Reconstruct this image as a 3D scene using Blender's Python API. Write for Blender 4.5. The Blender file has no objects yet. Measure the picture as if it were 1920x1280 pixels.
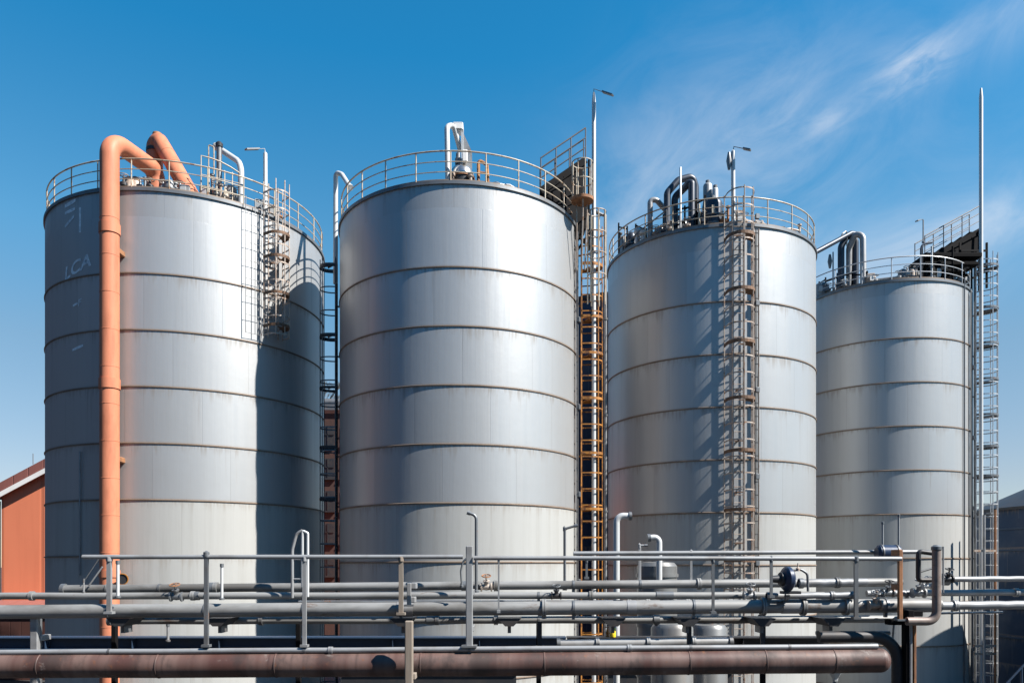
import bpy, math, random
from mathutils import Vector, Matrix

random.seed(7)
C = bpy.context.scene.collection
F, CX, HY, EYE = 1450.0, 960.0, 1060.0, 6.5
rad = math.radians
PI = math.pi


def W(px, py, Y):
    """point at depth Y that the photograph shows at pixel (px, py)"""
    return Vector(((px - CX) / F * Y, Y, EYE + (HY - py) / F * Y))


def S(px, Y):
    return px / F * Y


# ------------------------------------------------------------------ mesh builder
class MB:
    def __init__(s):
        s.v, s.f = [], []

    def add(s, vs, fs):
        n = len(s.v)
        s.v += [tuple(p) for p in vs]
        s.f += [tuple(i + n for i in f) for f in fs]
        return s

    def tube(s, pts, r, seg=10, closed=False, caps=True, radii=None):
        pts = [Vector(p) for p in pts]
        n = len(pts)
        tang = []
        for i in range(n):
            if closed:
                d = (pts[(i + 1) % n] - pts[i]).normalized() + (pts[i] - pts[i - 1]).normalized()
            elif i == 0:
                d = pts[1] - pts[0]
            elif i == n - 1:
                d = pts[-1] - pts[-2]
            else:
                d = (pts[i + 1] - pts[i]).normalized() + (pts[i] - pts[i - 1]).normalized()
            tang.append(d.normalized() if d.length > 1e-9 else Vector((0, 0, 1)))
        t = tang[0]
        u = t.orthogonal().normalized()
        if abs(t.z) < .9:
            u = (Vector((0, 0, 1)) - t * t.z).normalized()
        vs, fs = [], []
        for i in range(n):
            if i:
                q = tang[i - 1].rotation_difference(tang[i])
                u = q @ u
                u = (u - tang[i] * u.dot(tang[i])).normalized()
            w = tang[i].cross(u)
            rr = radii[i] if radii else r
            k = 1.0
            if 0 < i < n - 1 or closed:
                a = (pts[(i + 1) % n] - pts[i]).normalized()
                k = 1 / max(.5, tang[i].dot(a))
            for j in range(seg):
                an = 2 * PI * j / seg
                vs.append(pts[i] + (u * math.cos(an) + w * math.sin(an)) * rr * (k if k < 1.15 else 1.0))
        m = n if closed else n - 1
        for i in range(m):
            a, b = i * seg, ((i + 1) % n) * seg
            for j in range(seg):
                j2 = (j + 1) % seg
                fs.append((a + j, a + j2, b + j2, b + j))
        if caps and not closed:
            fs.append(tuple(range(seg - 1, -1, -1)))
            fs.append(tuple((n - 1) * seg + j for j in range(seg)))
        return s.add(vs, fs)

    def box(s, c, size, rotz=0.0, bevel=0.0):
        hx, hy, hz = size[0] / 2, size[1] / 2, size[2] / 2
        b = min(bevel, hx * .9, hy * .9, hz * .9)
        M = Matrix.Rotation(rotz, 3, 'Z')
        c = Vector(c)
        if b <= 0:
            vs = [Vector((x * hx, y * hy, z * hz)) for z in (-1, 1) for y in (-1, 1) for x in (-1, 1)]
            fs = [(0, 2, 3, 1), (4, 5, 7, 6), (0, 1, 5, 4), (2, 6, 7, 3), (0, 4, 6, 2), (1, 3, 7, 5)]
            return s.add([c + M @ p for p in vs], fs)
        lay = []
        for z, ins in ((-hz, b), (-hz + b, 0), (hz - b, 0), (hz, b)):
            x, y = hx - ins, hy - ins
            cb = b if ins == 0 else b * .3
            lay.append([Vector(q + (z,)) for q in ((x - cb, y), (x, y - cb), (x, -y + cb), (x - cb, -y), (-x + cb, -y), (-x, -y + cb), (-x, y - cb), (-x + cb, y))])
        vs = [c + M @ p for L in lay for p in L]
        fs = [tuple(range(8)), tuple(range(31, 23, -1))]
        for k in range(3):
            for j in range(8):
                j2 = (j + 1) % 8
                fs.append((k * 8 + j, (k + 1) * 8 + j, (k + 1) * 8 + j2, k * 8 + j2))
        return s.add(vs, fs)

    def beam(s, p0, p1, w, h):
        """rectangular bar from p0 to p1, h along the most vertical side"""
        p0, p1 = Vector(p0), Vector(p1)
        d = (p1 - p0).normalized()
        up = Vector((0, 0, 1)) if abs(d.z) < .95 else Vector((0, 1, 0))
        a = d.cross(up).normalized()
        b = a.cross(d).normalized()
        vs = [p + a * x * w / 2 + b * y * h / 2 for p in (p0, p1) for x, y in ((-1, -1), (1, -1), (1, 1), (-1, 1))]
        return s.add(vs, [(0, 1, 2, 3), (7, 6, 5, 4), (0, 4, 5, 1), (1, 5, 6, 2), (2, 6, 7, 3), (3, 7, 4, 0)])

    def lathe(s, c, prof, seg=32, axis=None):
        """prof = [(r, z)] from bottom to top round +Z through c (or round axis)"""
        c = Vector(c)
        M = Matrix.Identity(3)
        if axis is not None:
            M = Vector((0, 0, 1)).rotation_difference(Vector(axis).normalized()).to_matrix()
        vs, fs, rows = [], [], []
        for r, z in prof:
            if r < 1e-6:
                rows.append([len(vs)])
                vs.append(c + M @ Vector((0, 0, z)))
            else:
                rows.append(list(range(len(vs), len(vs) + seg)))
                for j in range(seg):
                    a = 2 * PI * j / seg
                    vs.append(c + M @ Vector((r * math.cos(a), r * math.sin(a), z)))
        for A, B in zip(rows, rows[1:]):
            for j in range(seg):
                j2 = (j + 1) % seg
                if len(A) == 1 and len(B) == 1:
                    continue
                if len(A) == 1:
                    fs.append((A[0], B[j2], B[j]))
                elif len(B) == 1:
                    fs.append((A[j], A[j2], B[0]))
                else:
                    fs.append((A[j], A[j2], B[j2], B[j]))
        return s.add(vs, fs)

    def prism(s, poly, z0, z1):
        n = len(poly)
        vs = [(x, y, z0) for x, y in poly] + [(x, y, z1) for x, y in poly]
        fs = [tuple(range(n - 1, -1, -1)), tuple(range(n, 2 * n))]
        for i in range(n):
            j = (i + 1) % n
            fs.append((i, j, n + j, n + i))
        return s.add(vs, fs)

    def mesh(s, name, off=(0, 0, 0), smooth=38):
        m = bpy.data.meshes.new(name)
        off = Vector(off)
        m.from_pydata([Vector(p) - off for p in s.v], [], s.f)
        m.validate()
        m.update()
        import bmesh
        bm = bmesh.new()
        bm.from_mesh(m)
        bmesh.ops.recalc_face_normals(bm, faces=bm.faces)
        bm.to_mesh(m)
        bm.free()
        if smooth:
            m.polygons.foreach_set('use_smooth', [True] * len(m.polygons))
            m.set_sharp_from_angle(angle=rad(smooth))
        return m

    def build(s, name, mat, parent=None, smooth=38, loc=None):
        off = WL[parent] if parent is not None else Vector(loc if loc is not None else (0, 0, 0))
        m = s.mesh(name, off, smooth)
        m.materials.append(mat)
        o = bpy.data.objects.new(name, m)
        C.objects.link(o)
        if parent is not None:
            o.parent = parent
            WL[o] = WL[parent]
        else:
            o.location = off
            WL[o] = off
        return o


WL = {}


def thing(name, label, cat, loc=(0, 0, 0), group=None):
    o = bpy.data.objects.new(name, None)
    o.empty_display_size = .2
    C.objects.link(o)
    o.location = loc
    WL[o] = Vector(loc)
    tag(o, label, cat, group)
    return o


def tag(o, label=None, cat=None, group=None, kind=None):
    if label:
        o['label'] = label
        assert 4 <= len(label.split()) <= 16, label
    if cat:
        o['category'] = cat
    if group:
        o['group'] = group
    if kind:
        o['kind'] = kind
    return o


def piece(name, mesh, mat, parent, loc, rotz=0.0, rot=None):
    """one more copy of a shared part mesh under its thing"""
    if not mesh.materials:
        mesh.materials.append(mat)
    o = bpy.data.objects.new(name, mesh)
    C.objects.link(o)
    o.parent = parent
    o.location = Vector(loc) - WL[parent]
    o.rotation_euler = rot if rot else (0, 0, rotz)
    WL[o] = Vector(loc)
    return o


def fillet(pts, r, n=7):
    pts = [Vector(p) for p in pts]
    out = [pts[0]]
    for i in range(1, len(pts) - 1):
        rr = r[i - 1] if isinstance(r, (list, tuple)) else r
        a, b = pts[i - 1] - pts[i], pts[i + 1] - pts[i]
        la, lb = a.length, b.length
        a.normalize(), b.normalize()
        ang = a.angle(b)
        if ang > PI - .02 or rr <= 0:
            out.append(pts[i])
            continue
        d = min(rr / math.tan(ang / 2), la * .49, lb * .49)
        rr2 = d * math.tan(ang / 2)
        cdir = (a + b).normalized()
        c = pts[i] + cdir * (rr2 / math.sin(ang / 2))
        p0, p1 = pts[i] + a * d - c, pts[i] + b * d - c
        for k in range(n + 1):
            out.append(c + p0.slerp(p1, k / n).normalized() * rr2 if False else c + (p0.normalized().slerp(p1.normalized(), k / n)) * rr2)
    out.append(pts[-1])
    return out


# ------------------------------------------------------------------ materials
class NT:
    def __init__(s, tree):
        s.t = tree
        s.n = tree.nodes
        s.l = tree.links

    def node(s, typ, **kw):
        nd = s.n.new(typ)
        for k, v in kw.items():
            setattr(nd, k, v)
        return nd

    def put(s, sock, v):
        if isinstance(v, bpy.types.NodeSocket):
            s.l.new(v, sock)
        elif v is not None:
            sock.default_value = v
        return sock

    def math(s, op, a, b=None, c=None, clamp=False):
        nd = s.node('ShaderNodeMath', operation=op, use_clamp=clamp)
        s.put(nd.inputs[0], a)
        if b is not None:
            s.put(nd.inputs[1], b)
        if c is not None:
            s.put(nd.inputs[2], c)
        return nd.outputs[0]

    def step(s, v, a, b):
        nd = s.node('ShaderNodeMapRange', interpolation_type='SMOOTHSTEP')
        s.put(nd.inputs['Value'], v)
        s.put(nd.inputs['From Min'], a)
        s.put(nd.inputs['From Max'], b)
        return nd.outputs[0]

    def rng(s, v, a, b, c, d):
        nd = s.node('ShaderNodeMapRange')
        for k, x in zip(('Value', 'From Min', 'From Max', 'To Min', 'To Max'), (v, a, b, c, d)):
            s.put(nd.inputs[k], x)
        return nd.outputs[0]

    def mix(s, f, a, b):
        nd = s.node('ShaderNodeMix', data_type='RGBA')
        s.put(nd.inputs[0], f)
        s.put(nd.inputs[6], a if isinstance(a, bpy.types.NodeSocket) else (*a, 1)[:4])
        s.put(nd.inputs[7], b if isinstance(b, bpy.types.NodeSocket) else (*b, 1)[:4])
        return nd.outputs[2]

    def comb(s, x, y, z):
        nd = s.node('ShaderNodeCombineXYZ')
        for i, v in enumerate((x, y, z)):
            s.put(nd.inputs[i], v)
        return nd.outputs[0]

    def sep(s, v):
        nd = s.node('ShaderNodeSeparateXYZ')
        s.put(nd.inputs[0], v)
        return nd.outputs

    def noise(s, vec, scale, detail=3, rough=.55, dist=0.0):
        nd = s.node('ShaderNodeTexNoise')
        s.put(nd.inputs['Vector'], vec)
        s.put(nd.inputs['Scale'], scale)
        nd.inputs['Detail'].default_value = detail
        nd.inputs['Roughness'].default_value = rough
        nd.inputs['Distortion'].default_value = dist
        return nd.outputs[0]

    def vmath(s, op, a, b):
        nd = s.node('ShaderNodeVectorMath', operation=op)
        s.put(nd.inputs[0], a)
        s.put(nd.inputs[1], b)
        return nd.outputs[0]

    def bump(s, h, strength, dist=.02):
        nd = s.node('ShaderNodeBump')
        nd.inputs['Strength'].default_value = strength
        nd.inputs['Distance'].default_value = dist
        s.put(nd.inputs['Height'], h)
        return nd.outputs[0]


def newmat(name):
    m = bpy.data.materials.new(name)
    m.use_nodes = True
    t = NT(m.node_tree)
    b = m.node_tree.nodes['Principled BSDF']
    return m, t, b


def objco(t, shuffle=True):
    co = t.node('ShaderNodeTexCoord').outputs['Object']
    if shuffle:
        rnd = t.node('ShaderNodeObjectInfo').outputs['Random']
        co = t.vmath('ADD', co, t.comb(t.math('MULTIPLY', rnd, 37.0), t.math('MULTIPLY', rnd, 91.0), t.math('MULTIPLY', rnd, 53.0)))
    return co


def metal(name, col, metallic=.3, rough=.45, dirt=(.12, .10, .085), dirt_amt=.35, rust=.0, rust_col=(.22, .085, .03), scale=3.0, streak=(1, 1, 1), bump=.06, rough_var=.15, spec=.5):
    m, t, b = newmat(name)
    b.inputs['Specular IOR Level'].default_value = spec
    co = t.vmath('MULTIPLY', objco(t), streak)
    n1 = t.noise(co, scale, 5, .6)
    n2 = t.noise(co, scale * 5.3, 4, .65)
    n3 = t.noise(t.vmath('ADD', co, (11.3, 4.7, 8.1)), scale * 1.7, 6, .7)
    d = t.math('MULTIPLY', t.step(n1, .42, .72), dirt_amt)
    c = t.mix(d, col, dirt)
    c = t.mix(t.math('MULTIPLY', t.step(n2, .5, .75), dirt_amt * .5), c, tuple(x * .7 for x in col))
    met = metallic
    if rust > 0:
        lo = .72 - .34 * rust
        rm = t.math('MULTIPLY', t.step(n3, lo, lo + .09), min(1, .55 + rust * .6))
        rc = t.mix(n2, rust_col, tuple(x * .45 for x in rust_col))
        c = t.mix(rm, c, rc)
        met = t.math('MULTIPLY', t.math('SUBTRACT', 1.0, rm), metallic)
    t.put(b.inputs['Base Color'], c)
    t.put(b.inputs['Metallic'], met)
    t.put(b.inputs['Roughness'], t.math('ADD', rough - rough_var / 2, t.math('MULTIPLY', n1, rough_var)))
    t.put(b.inputs['Normal'], t.bump(t.math('ADD', n2, n3), bump, .01))
    return m


def tank_mat(name, R, ring0, spacing, top, hue=(.56, .57, .57), seed=0.0, lower=None, metl=.52, rgh=.43):
    """weathered aluminium cladding in courses; object space with the tank's axis at the origin"""
    m, t, b = newmat(name)
    co = t.node('ShaderNodeTexCoord').outputs['Object']
    x, y, z = t.sep(co)
    ang = t.math('ARCTAN2', y, x)
    arc = t.math('MULTIPLY', ang, R)
    cz = t.math('DIVIDE', t.math('SUBTRACT', z, ring0 - spacing * 20), spacing)
    cf = t.math('FRACT', cz)
    ci = t.math('FLOOR', cz)
    below = t.math('MULTIPLY', t.math('SUBTRACT', 1.0, cf), spacing)           # metres under the ring above
    above = t.math('MULTIPLY', cf, spacing)
    below_top = t.math('SUBTRACT', top, z)
    isup = t.math('GREATER_THAN', z, ring0)
    bel = t.math('ADD', t.math('MULTIPLY', isup, below_top), t.math('MULTIPLY', t.math('SUBTRACT', 1.0, isup), below))
    sv = t.comb(t.math('ADD', arc, seed), t.math('MULTIPLY', z, .035), ci)
    st = t.noise(sv, 3.2, 5, .65)
    st2 = t.noise(sv, 13.0, 3, .6)
    big = t.noise(t.comb(arc, z, seed), .45, 4, .6)
    # plates
    pa = t.math('ADD', t.math('DIVIDE', arc, 2.6), t.math('MULTIPLY', ci, .37))
    pf = t.math('FRACT', pa)
    wn = t.node('ShaderNodeTexWhiteNoise', noise_dimensions='2D')
    t.put(wn.inputs['Vector'], t.comb(t.math('FLOOR', pa), ci, 0.0))
    pv = wn.outputs['Value']
    seam = t.math('SUBTRACT', 1.0, t.step(t.math('MULTIPLY', t.math('MINIMUM', pf, t.math('SUBTRACT', 1.0, pf)), 2.6), .004, .022))
    low = t.math('LESS_THAN', z, lower if lower is not None else -99)
    # colours
    c = t.mix(t.math('MULTIPLY', pv, .75), hue, tuple(v * .83 for v in hue))
    c = t.mix(t.math('MULTIPLY', t.step(st, .45, .8), .30), c, tuple(v * .68 for v in hue))
    c = t.mix(t.math('MULTIPLY', t.step(big, .5, .8), .14), c, (.36, .33, .29))
    cl = t.mix(t.math('MULTIPLY', t.step(st, .4, .8), .45), (.36, .36, .345), (.25, .245, .225))
    c = t.mix(low, c, cl)
    drip = t.math('MULTIPLY', t.math('SUBTRACT', 1.0, t.step(bel, .02, t.math('ADD', .08, t.math('MULTIPLY', t.step(st, .35, .75), .75)))), t.step(st2, .3, .7))
    c = t.mix(t.math('MULTIPLY', drip, .62), c, (.20, .165, .13))
    over = t.math('MULTIPLY', t.math('SUBTRACT', 1.0, t.step(above, .0, .09)), t.math('LESS_THAN', z, ring0 + .5))
    c = t.mix(t.math('MULTIPLY', over, .45), c, (.23, .17, .12))
    runs = t.math('MULTIPLY', t.step(t.noise(t.comb(t.math('MULTIPLY', arc, 1.0), t.math('MULTIPLY', z, .02), t.math('ADD', ci, seed)), 7.0, 4, .7), .62, .74), t.math('SUBTRACT', 1.0, t.step(bel, .1, 1.7)))
    c = t.mix(t.math('MULTIPLY', runs, .42), c, (.21, .155, .115))
    c = t.mix(t.math('MULTIPLY', seam, .24), c, (.20, .19, .18))
    t.put(b.inputs['Base Color'], c)
    me = t.math('SUBTRACT', t.rng(low, 0, 1, metl, .10), t.math('MULTIPLY', drip, .15))
    t.put(b.inputs['Metallic'], me)
    ro = t.math('ADD', t.rng(low, 0, 1, rgh, .55), t.math('ADD', t.math('MULTIPLY', t.math('SUBTRACT', st, .5), .14), t.math('MULTIPLY', t.math('SUBTRACT', pv, .5), .05)))
    t.put(b.inputs['Roughness'], ro)
    h = t.math('ADD', t.math('MULTIPLY', st, .5), t.math('ADD', t.math('MULTIPLY', big, .9), t.math('MULTIPLY', seam, -.12)))
    t.put(b.inputs['Normal'], t.bump(h, .24, .04))
    return m


GALV = metal('galvanised steel', (.29, .295, .30), .3, .45, dirt_amt=.45, rust=.18, scale=2.2, bump=.08)
GALVX = metal('galvanised pipe', (.25, .25, .245), .2, .52, dirt=(.085, .078, .07), dirt_amt=.85, rust=.36, rust_col=(.13, .075, .05), scale=1.6, streak=(.35, 1, 1), bump=.08)
GALV_D = metal('weathered dark steel', (.17, .18, .19), .5, .45, dirt_amt=.5, rust=.35, scale=3)
GALV_M = metal('dull galvanised drum', (.20, .20, .195), .45, .40, dirt=(.12, .10, .085), dirt_amt=.5, rust=.12, scale=1.2, streak=(2, 2, .3))
BLACK = metal('black steel', (.035, .036, .04), .3, .5, dirt=(.07, .055, .045), dirt_amt=.5, rust=.25, rust_col=(.07, .035, .02), scale=3)
WHITEP = metal('pale painted steel', (.50, .51, .51), .15, .42, dirt=(.36, .33, .29), dirt_amt=.25, rust=.0, scale=1.5, bump=.01)
RAILP = metal('cream rail with rust', (.42, .37, .29), .15, .5, dirt=(.26, .15, .08), dirt_amt=.6, rust=.55, rust_col=(.30, .14, .05), scale=2.2)
RAILG = metal('grey rail', (.46, .48, .50), .4, .45, dirt=(.25, .2, .16), dirt_amt=.4, rust=.25, scale=2.2)
ORANGE = metal('orange ladder paint', (.40, .165, .028), .05, .55, dirt=(.13, .055, .025), dirt_amt=.8, rust=.62, rust_col=(.13, .05, .022), scale=2.6)
RUST = metal('rusty steel', (.30, .135, .06), .1, .7, dirt=(.10, .05, .03), dirt_amt=.7, rust=.35, rust_col=(.36, .15, .05), scale=3.5, bump=.2)
RUSTD = metal('dark rusted steel', (.15, .085, .05), .1, .7, dirt=(.05, .03, .02), dirt_amt=.6, rust=.45, rust_col=(.30, .135, .05), scale=3.5, bump=.15)
RUSTL = metal('grey steel with orange rust', (.40, .34, .29), .25, .55, dirt=(.16, .08, .04), dirt_amt=.65, rust=.5, rust_col=(.34, .15, .06), scale=2.6, bump=.12)
RING = metal('ring steel', (.22, .165, .125), .2, .6, dirt=(.11, .07, .045), dirt_amt=.6, rust=.35, rust_col=(.20, .095, .045), scale=1.2)
SALMON = metal('salmon painted pipe', (.52, .19, .105), .0, .55, dirt=(.30, .10, .055), dirt_amt=.62, rust=.16, rust_col=(.24, .085, .045), scale=1.5, streak=(1.6, 1.6, .35), bump=.07, spec=.25)
BROWN = metal('brown rusted pipe', (.120, .082, .072), .1, .52, dirt=(.030, .018, .016), dirt_amt=.9, rust=.5, rust_col=(.115, .055, .034), scale=1.1, streak=(2.2, .35, .35), bump=.08)
NAVY = metal('navy painted steel', (.022, .045, .085), .1, .45, dirt=(.05, .05, .055), dirt_amt=.4, rust=.1, scale=1.2)
def brown_mat():
    m, t, b = newmat('brown stained pipe')
    co = t.node('ShaderNodeTexCoord').outputs['Object']
    x, y, z = t.sep(co)
    bandn = t.noise(t.comb(x, 0.0, 0.0), .75, 4, .6)
    patch = t.noise(t.comb(t.math('MULTIPLY', x, 1.2), t.math('MULTIPLY', y, .6), t.math('MULTIPLY', z, .9)), 1.3, 6, .65)
    drip = t.noise(t.comb(t.math('MULTIPLY', x, 9.0), y, t.math('MULTIPLY', z, .8)), 1.0, 5, .65)
    spot = t.noise(co, 9.0, 5, .7)
    c = t.mix(t.step(bandn, .42, .58), (.135, .085, .072), (.070, .032, .026))
    c = t.mix(t.math('MULTIPLY', t.step(patch, .46, .64), .75), c, (.030, .020, .018))
    c = t.mix(t.math('MULTIPLY', t.step(drip, .52, .72), .6), c, (.035, .022, .02))
    c = t.mix(t.math('MULTIPLY', t.step(drip, .30, .42), t.math('MULTIPLY', t.step(patch, .5, .4), 0.0)), c, (.2, .17, .15))
    c = t.mix(t.math('MULTIPLY', t.step(spot, .58, .72), .8), c, (.15, .062, .032))
    c = t.mix(t.math('MULTIPLY', t.step(t.noise(t.vmath('ADD', co, (3.0, 7.0, 1.0)), 3.0, 5, .7), .6, .7), .55), c, (.19, .16, .145))
    t.put(b.inputs['Base Color'], c)
    t.put(b.inputs['Roughness'], t.rng(patch, .3, .7, .42, .68))
    t.put(b.inputs['Normal'], t.bump(t.math('ADD', spot, drip), .12, .01))
    return m


BROWN = brown_mat()
BLUEC = metal('blue casing', (.014, .030, .070), .1, .38, dirt=(.03, .03, .04), dirt_amt=.3, rust=.06, scale=4)
YELLOW = metal('yellow canister', (.85, .62, .02), .0, .45, dirt=(.4, .28, .05), dirt_amt=.3, scale=6)
STAIN = metal('stainless steel', (.60, .58, .55), .92, .24, dirt=(.34, .30, .26), dirt_amt=.3, scale=1.4)
DARKPIPE = metal('dark blue grey pipe', (.032, .042, .062), .2, .42, dirt=(.015, .015, .018), dirt_amt=.5, rust=.14, rust_col=(.12, .06, .03), scale=2.5)
BARK = metal('pale grey bark', (.12, .105, .085), .0, .85, dirt=(.05, .04, .03), dirt_amt=.6, scale=5)
BLACK_M = metal('matt black steel', (.006, .006, .007), .0, .8, dirt=(.012, .009, .007), dirt_amt=.4, rust=.06, rust_col=(.03, .014, .008), scale=3, spec=.08)  # one very dark tone with hardly any specular
RAILD = metal('dark handrail', (.055, .055, .06), .1, .5, dirt=(.10, .06, .035), dirt_amt=.5, rust=.3, rust_col=(.12, .06, .03), scale=2.2, spec=.3)
WOODY = metal('sun bleached post', (.22, .185, .15), .0, .8, dirt=(.13, .085, .06), dirt_amt=.6, rust=.22, scale=2.2, streak=(3, 3, .4), bump=.15)
PAINT = metal('faded white paint', (.76, .78, .80), .0, .6, dirt=(.28, .32, .36), dirt_amt=.65, scale=5)


def panel_wall(name, col, pitch, dark, rough=.6, amt=.4, axis=0):
    m, t, b = newmat(name)
    co = t.node('ShaderNodeTexCoord').outputs['Object']
    xyz = t.sep(co)
    u = t.math('FRACT', t.math('DIVIDE', xyz[axis], pitch))
    gr = t.math('SUBTRACT', 1.0, t.step(t.math('MINIMUM', u, t.math('SUBTRACT', 1.0, u)), .01, .06))
    st = t.noise(t.comb(t.math('MULTIPLY', xyz[0], 2.0), t.math('MULTIPLY', xyz[1], 2.0), t.math('MULTIPLY', xyz[2], .12)), 1.6, 5, .6)
    bg = t.noise(co, .35, 4, .6)
    c = t.mix(t.math('MULTIPLY', t.step(st, .4, .8), amt), col, dark)
    c = t.mix(t.math('MULTIPLY', t.step(bg, .45, .75), amt * .6), c, tuple(v * .8 for v in col))
    c = t.mix(t.math('MULTIPLY', gr, .5), c, tuple(v * .6 for v in col))
    t.put(b.inputs['Base Color'], c)
    b.inputs['Roughness'].default_value = rough
    t.put(b.inputs['Normal'], t.bump(t.math('ADD', t.math('MULTIPLY', gr, -1.0), t.math('MULTIPLY', st, .2)), .4, .03))
    return m


ORWALL = panel_wall('orange cladding', (.68, .205, .105), 2.4, (.56, .15, .075))
ROOFR = panel_wall('red brown roofing', (.23, .085, .07), .9, (.16, .06, .05))
TRIM = metal('white trim', (.78, .77, .75), 0, .5, dirt=(.5, .45, .4), dirt_amt=.3, scale=1)


def brick_mat():
    m, t, b = newmat('dark red brick')
    co = t.node('ShaderNodeTexCoord').outputs['Object']
    x, y, z = t.sep(co)
    br = t.node('ShaderNodeTexBrick')
    t.put(br.inputs['Vector'], t.comb(x, z, 0.0))
    br.inputs['Scale'].default_value = 3.2
    br.inputs['Color1'].default_value = (.07, .02, .012, 1)
    br.inputs['Color2'].default_value = (.045, .015, .01, 1)
    br.inputs['Mortar'].default_value = (.035, .03, .026, 1)
    n = t.noise(co, 1.2, 5)
    t.put(b.inputs['Base Color'], t.mix(t.math('MULTIPLY', n, .5), br.outputs['Color'], (.06, .04, .035)))
    b.inputs['Roughness'].default_value = .85
    return m


BRICK = brick_mat()


def ground_mat():
    m, t, b = newmat('stained concrete yard')
    co = t.node('ShaderNodeTexCoord').outputs['Object']
    n1 = t.noise(co, .12, 6, .6)
    n2 = t.noise(co, 1.4, 6, .65)
    x, y, z = t.sep(co)
    j = lambda v: t.math('SUBTRACT', 1.0, t.step(t.math('ABSOLUTE', t.math('SUBTRACT', t.math('FRACT', t.math('DIVIDE', v, 4.0)), .5)), .003, .008))
    c = t.mix(t.step(n1, .35, .7), (.030, .030, .030), (.018, .018, .019))
    c = t.mix(t.math('MULTIPLY', t.step(n2, .45, .8), .5), c, (.016, .016, .016))
    c = t.mix(t.math('MAXIMUM', j(x), j(y)), c, (.04, .04, .04))
    t.put(b.inputs['Base Color'], c)
    b.inputs['Roughness'].default_value = .85
    t.put(b.inputs['Normal'], t.bump(n2, .3, .02))
    return m


# ------------------------------------------------------------------ ground
gm = MB()
gm.add([(-3000, -3000, 0), (3000, -3000, 0), (3000, 3000, 0), (-3000, 3000, 0)], [(0, 1, 2, 3)])
tag(gm.build('ground', ground_mat()), kind='structure')

# ------------------------------------------------------------------ storage tanks
SUN_AZ, SUN_EL = 68.0, 46.0


class Tank:
    pass


def make_tank(label, X, Y, R, H, ring1, spacing, nposts, rail_mat, hue, seed, lower, gap=None, name='storage_tank', nrings=9, metl=.52, rgh=.43, rail_h=1.05):
    T = Tank()
    T.X, T.Y, T.R, T.top = X, Y, R, EYE + H
    root = thing(name, label, 'tank', (X, Y, 0), 'grey cylindrical storage tanks')
    T.root = root
    top = T.top
    m = tank_mat('tank cladding', R, EYE + ring1, spacing, top, hue, seed, lower, metl, rgh)
    sh = MB()
    zs = [0.0]
    z = EYE + ring1 - spacing * 10
    while z < top - .3:
        if z > .3:
            zs.append(z)
        z += spacing / 2
    zs.append(top)
    sh.lathe((X, Y, 0), [(R, z) for z in zs], 160)
    sh.build('shell', m, root)
    rf = MB().lathe((X, Y, 0), [(R - .02, top - .03), (R - .02, top + .004), (0, top + .42)], 96)
    rf.build('roof', GALV, root, 20)
    rim = MB().lathe((X, Y, 0), [(R + .003, top - .10), (R + .055, top - .10), (R + .055, top + .012), (R - .05, top + .012)], 160)
    rim.build('rim', GALV_D, root, 30)
    for k in range(nrings):
        zr = EYE + ring1 - spacing * k
        if zr < .3:
            break
        rg = MB().lathe((X, Y, 0), [(R + .002, zr - .034), (R + .030, zr - .028), (R + .034, zr + .008), (R + .002, zr + .022)], 160)
        rg.build('stiffener_ring', RING, root, 30)
    # railing on the roof edge
    if nposts:
        rl = MB()
        Rr = R - .06

        def arc_pts(zz, rr=Rr):
            a0, a1 = gap if gap else (0, 360)
            n = 128
            return [(X + rr * math.sin(rad(a0 + (a1 - a0) * i / n)), Y - rr * math.cos(rad(a0 + (a1 - a0) * i / n)), zz) for i in range(n + (1 if gap else 0))]
        rl.tube(arc_pts(top + rail_h), .027, 8, closed=not gap)
        rail = rl.build('railing', rail_mat, root)
        for hh in (rail_h * .66, rail_h * .33):
            MB().tube(arc_pts(top + hh), .019, 6, closed=not gap).build('mid_rail', rail_mat, rail)
        pm = MB().tube([(0, 0, -.02), (0, 0, rail_h)], .024, 8).mesh('post')
        a0, a1 = gap if gap else (0, 360)
        for i in range(nposts + (1 if gap else 0)):
            a = rad(a0 + (a1 - a0) * i / nposts)
            piece('post', pm, rail_mat, rail, (X + Rr * math.sin(a), Y - Rr * math.cos(a), top))
        kb = MB()
        n = 128
        for i in range(n):
            b0, b1 = rad(a0 + (a1 - a0) * i / n), rad(a0 + (a1 - a0) * (i + 1) / n)
            q = [(X + Rr * math.sin(a), Y - Rr * math.cos(a)) for a in (b0, b1)]
            q2 = [(X + (Rr - .008) * math.sin(a), Y - (Rr - .008) * math.cos(a)) for a in (b0, b1)]
            n0 = len(kb.v)
            kb.v += [(q[0][0], q[0][1], top + .02), (q[1][0], q[1][1], top + .02), (q[1][0], q[1][1], top + .10), (q[0][0], q[0][1], top + .10),
                     (q2[0][0], q2[0][1], top + .02), (q2[1][0], q2[1][1], top + .02), (q2[1][0], q2[1][1], top + .10), (q2[0][0], q2[0][1], top + .10)]
            kb.f += [tuple(n0 + j for j in f) for f in ((0, 1, 2, 3), (7, 6, 5, 4), (3, 2, 6, 7))]
        kb.build('kick_plate', RING, rail)
    return T


def surf(T, az, out=0.0, z=0.0):
    a = rad(az)
    return Vector((T.X + (T.R + out) * math.sin(a), T.Y - (T.R + out) * math.cos(a), z))


def rimY(T, px):
    """depth of the front of the tank's wall in the direction of pixel column px"""
    k = (px - CX) / F
    # |(k*y - X, y - Y)| = R
    A, B, Cc = k * k + 1, -2 * (k * T.X + T.Y), T.X ** 2 + T.Y ** 2 - T.R ** 2
    D = B * B - 4 * A * Cc
    return (-B - math.sqrt(max(D, 0))) / (2 * A)


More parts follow.
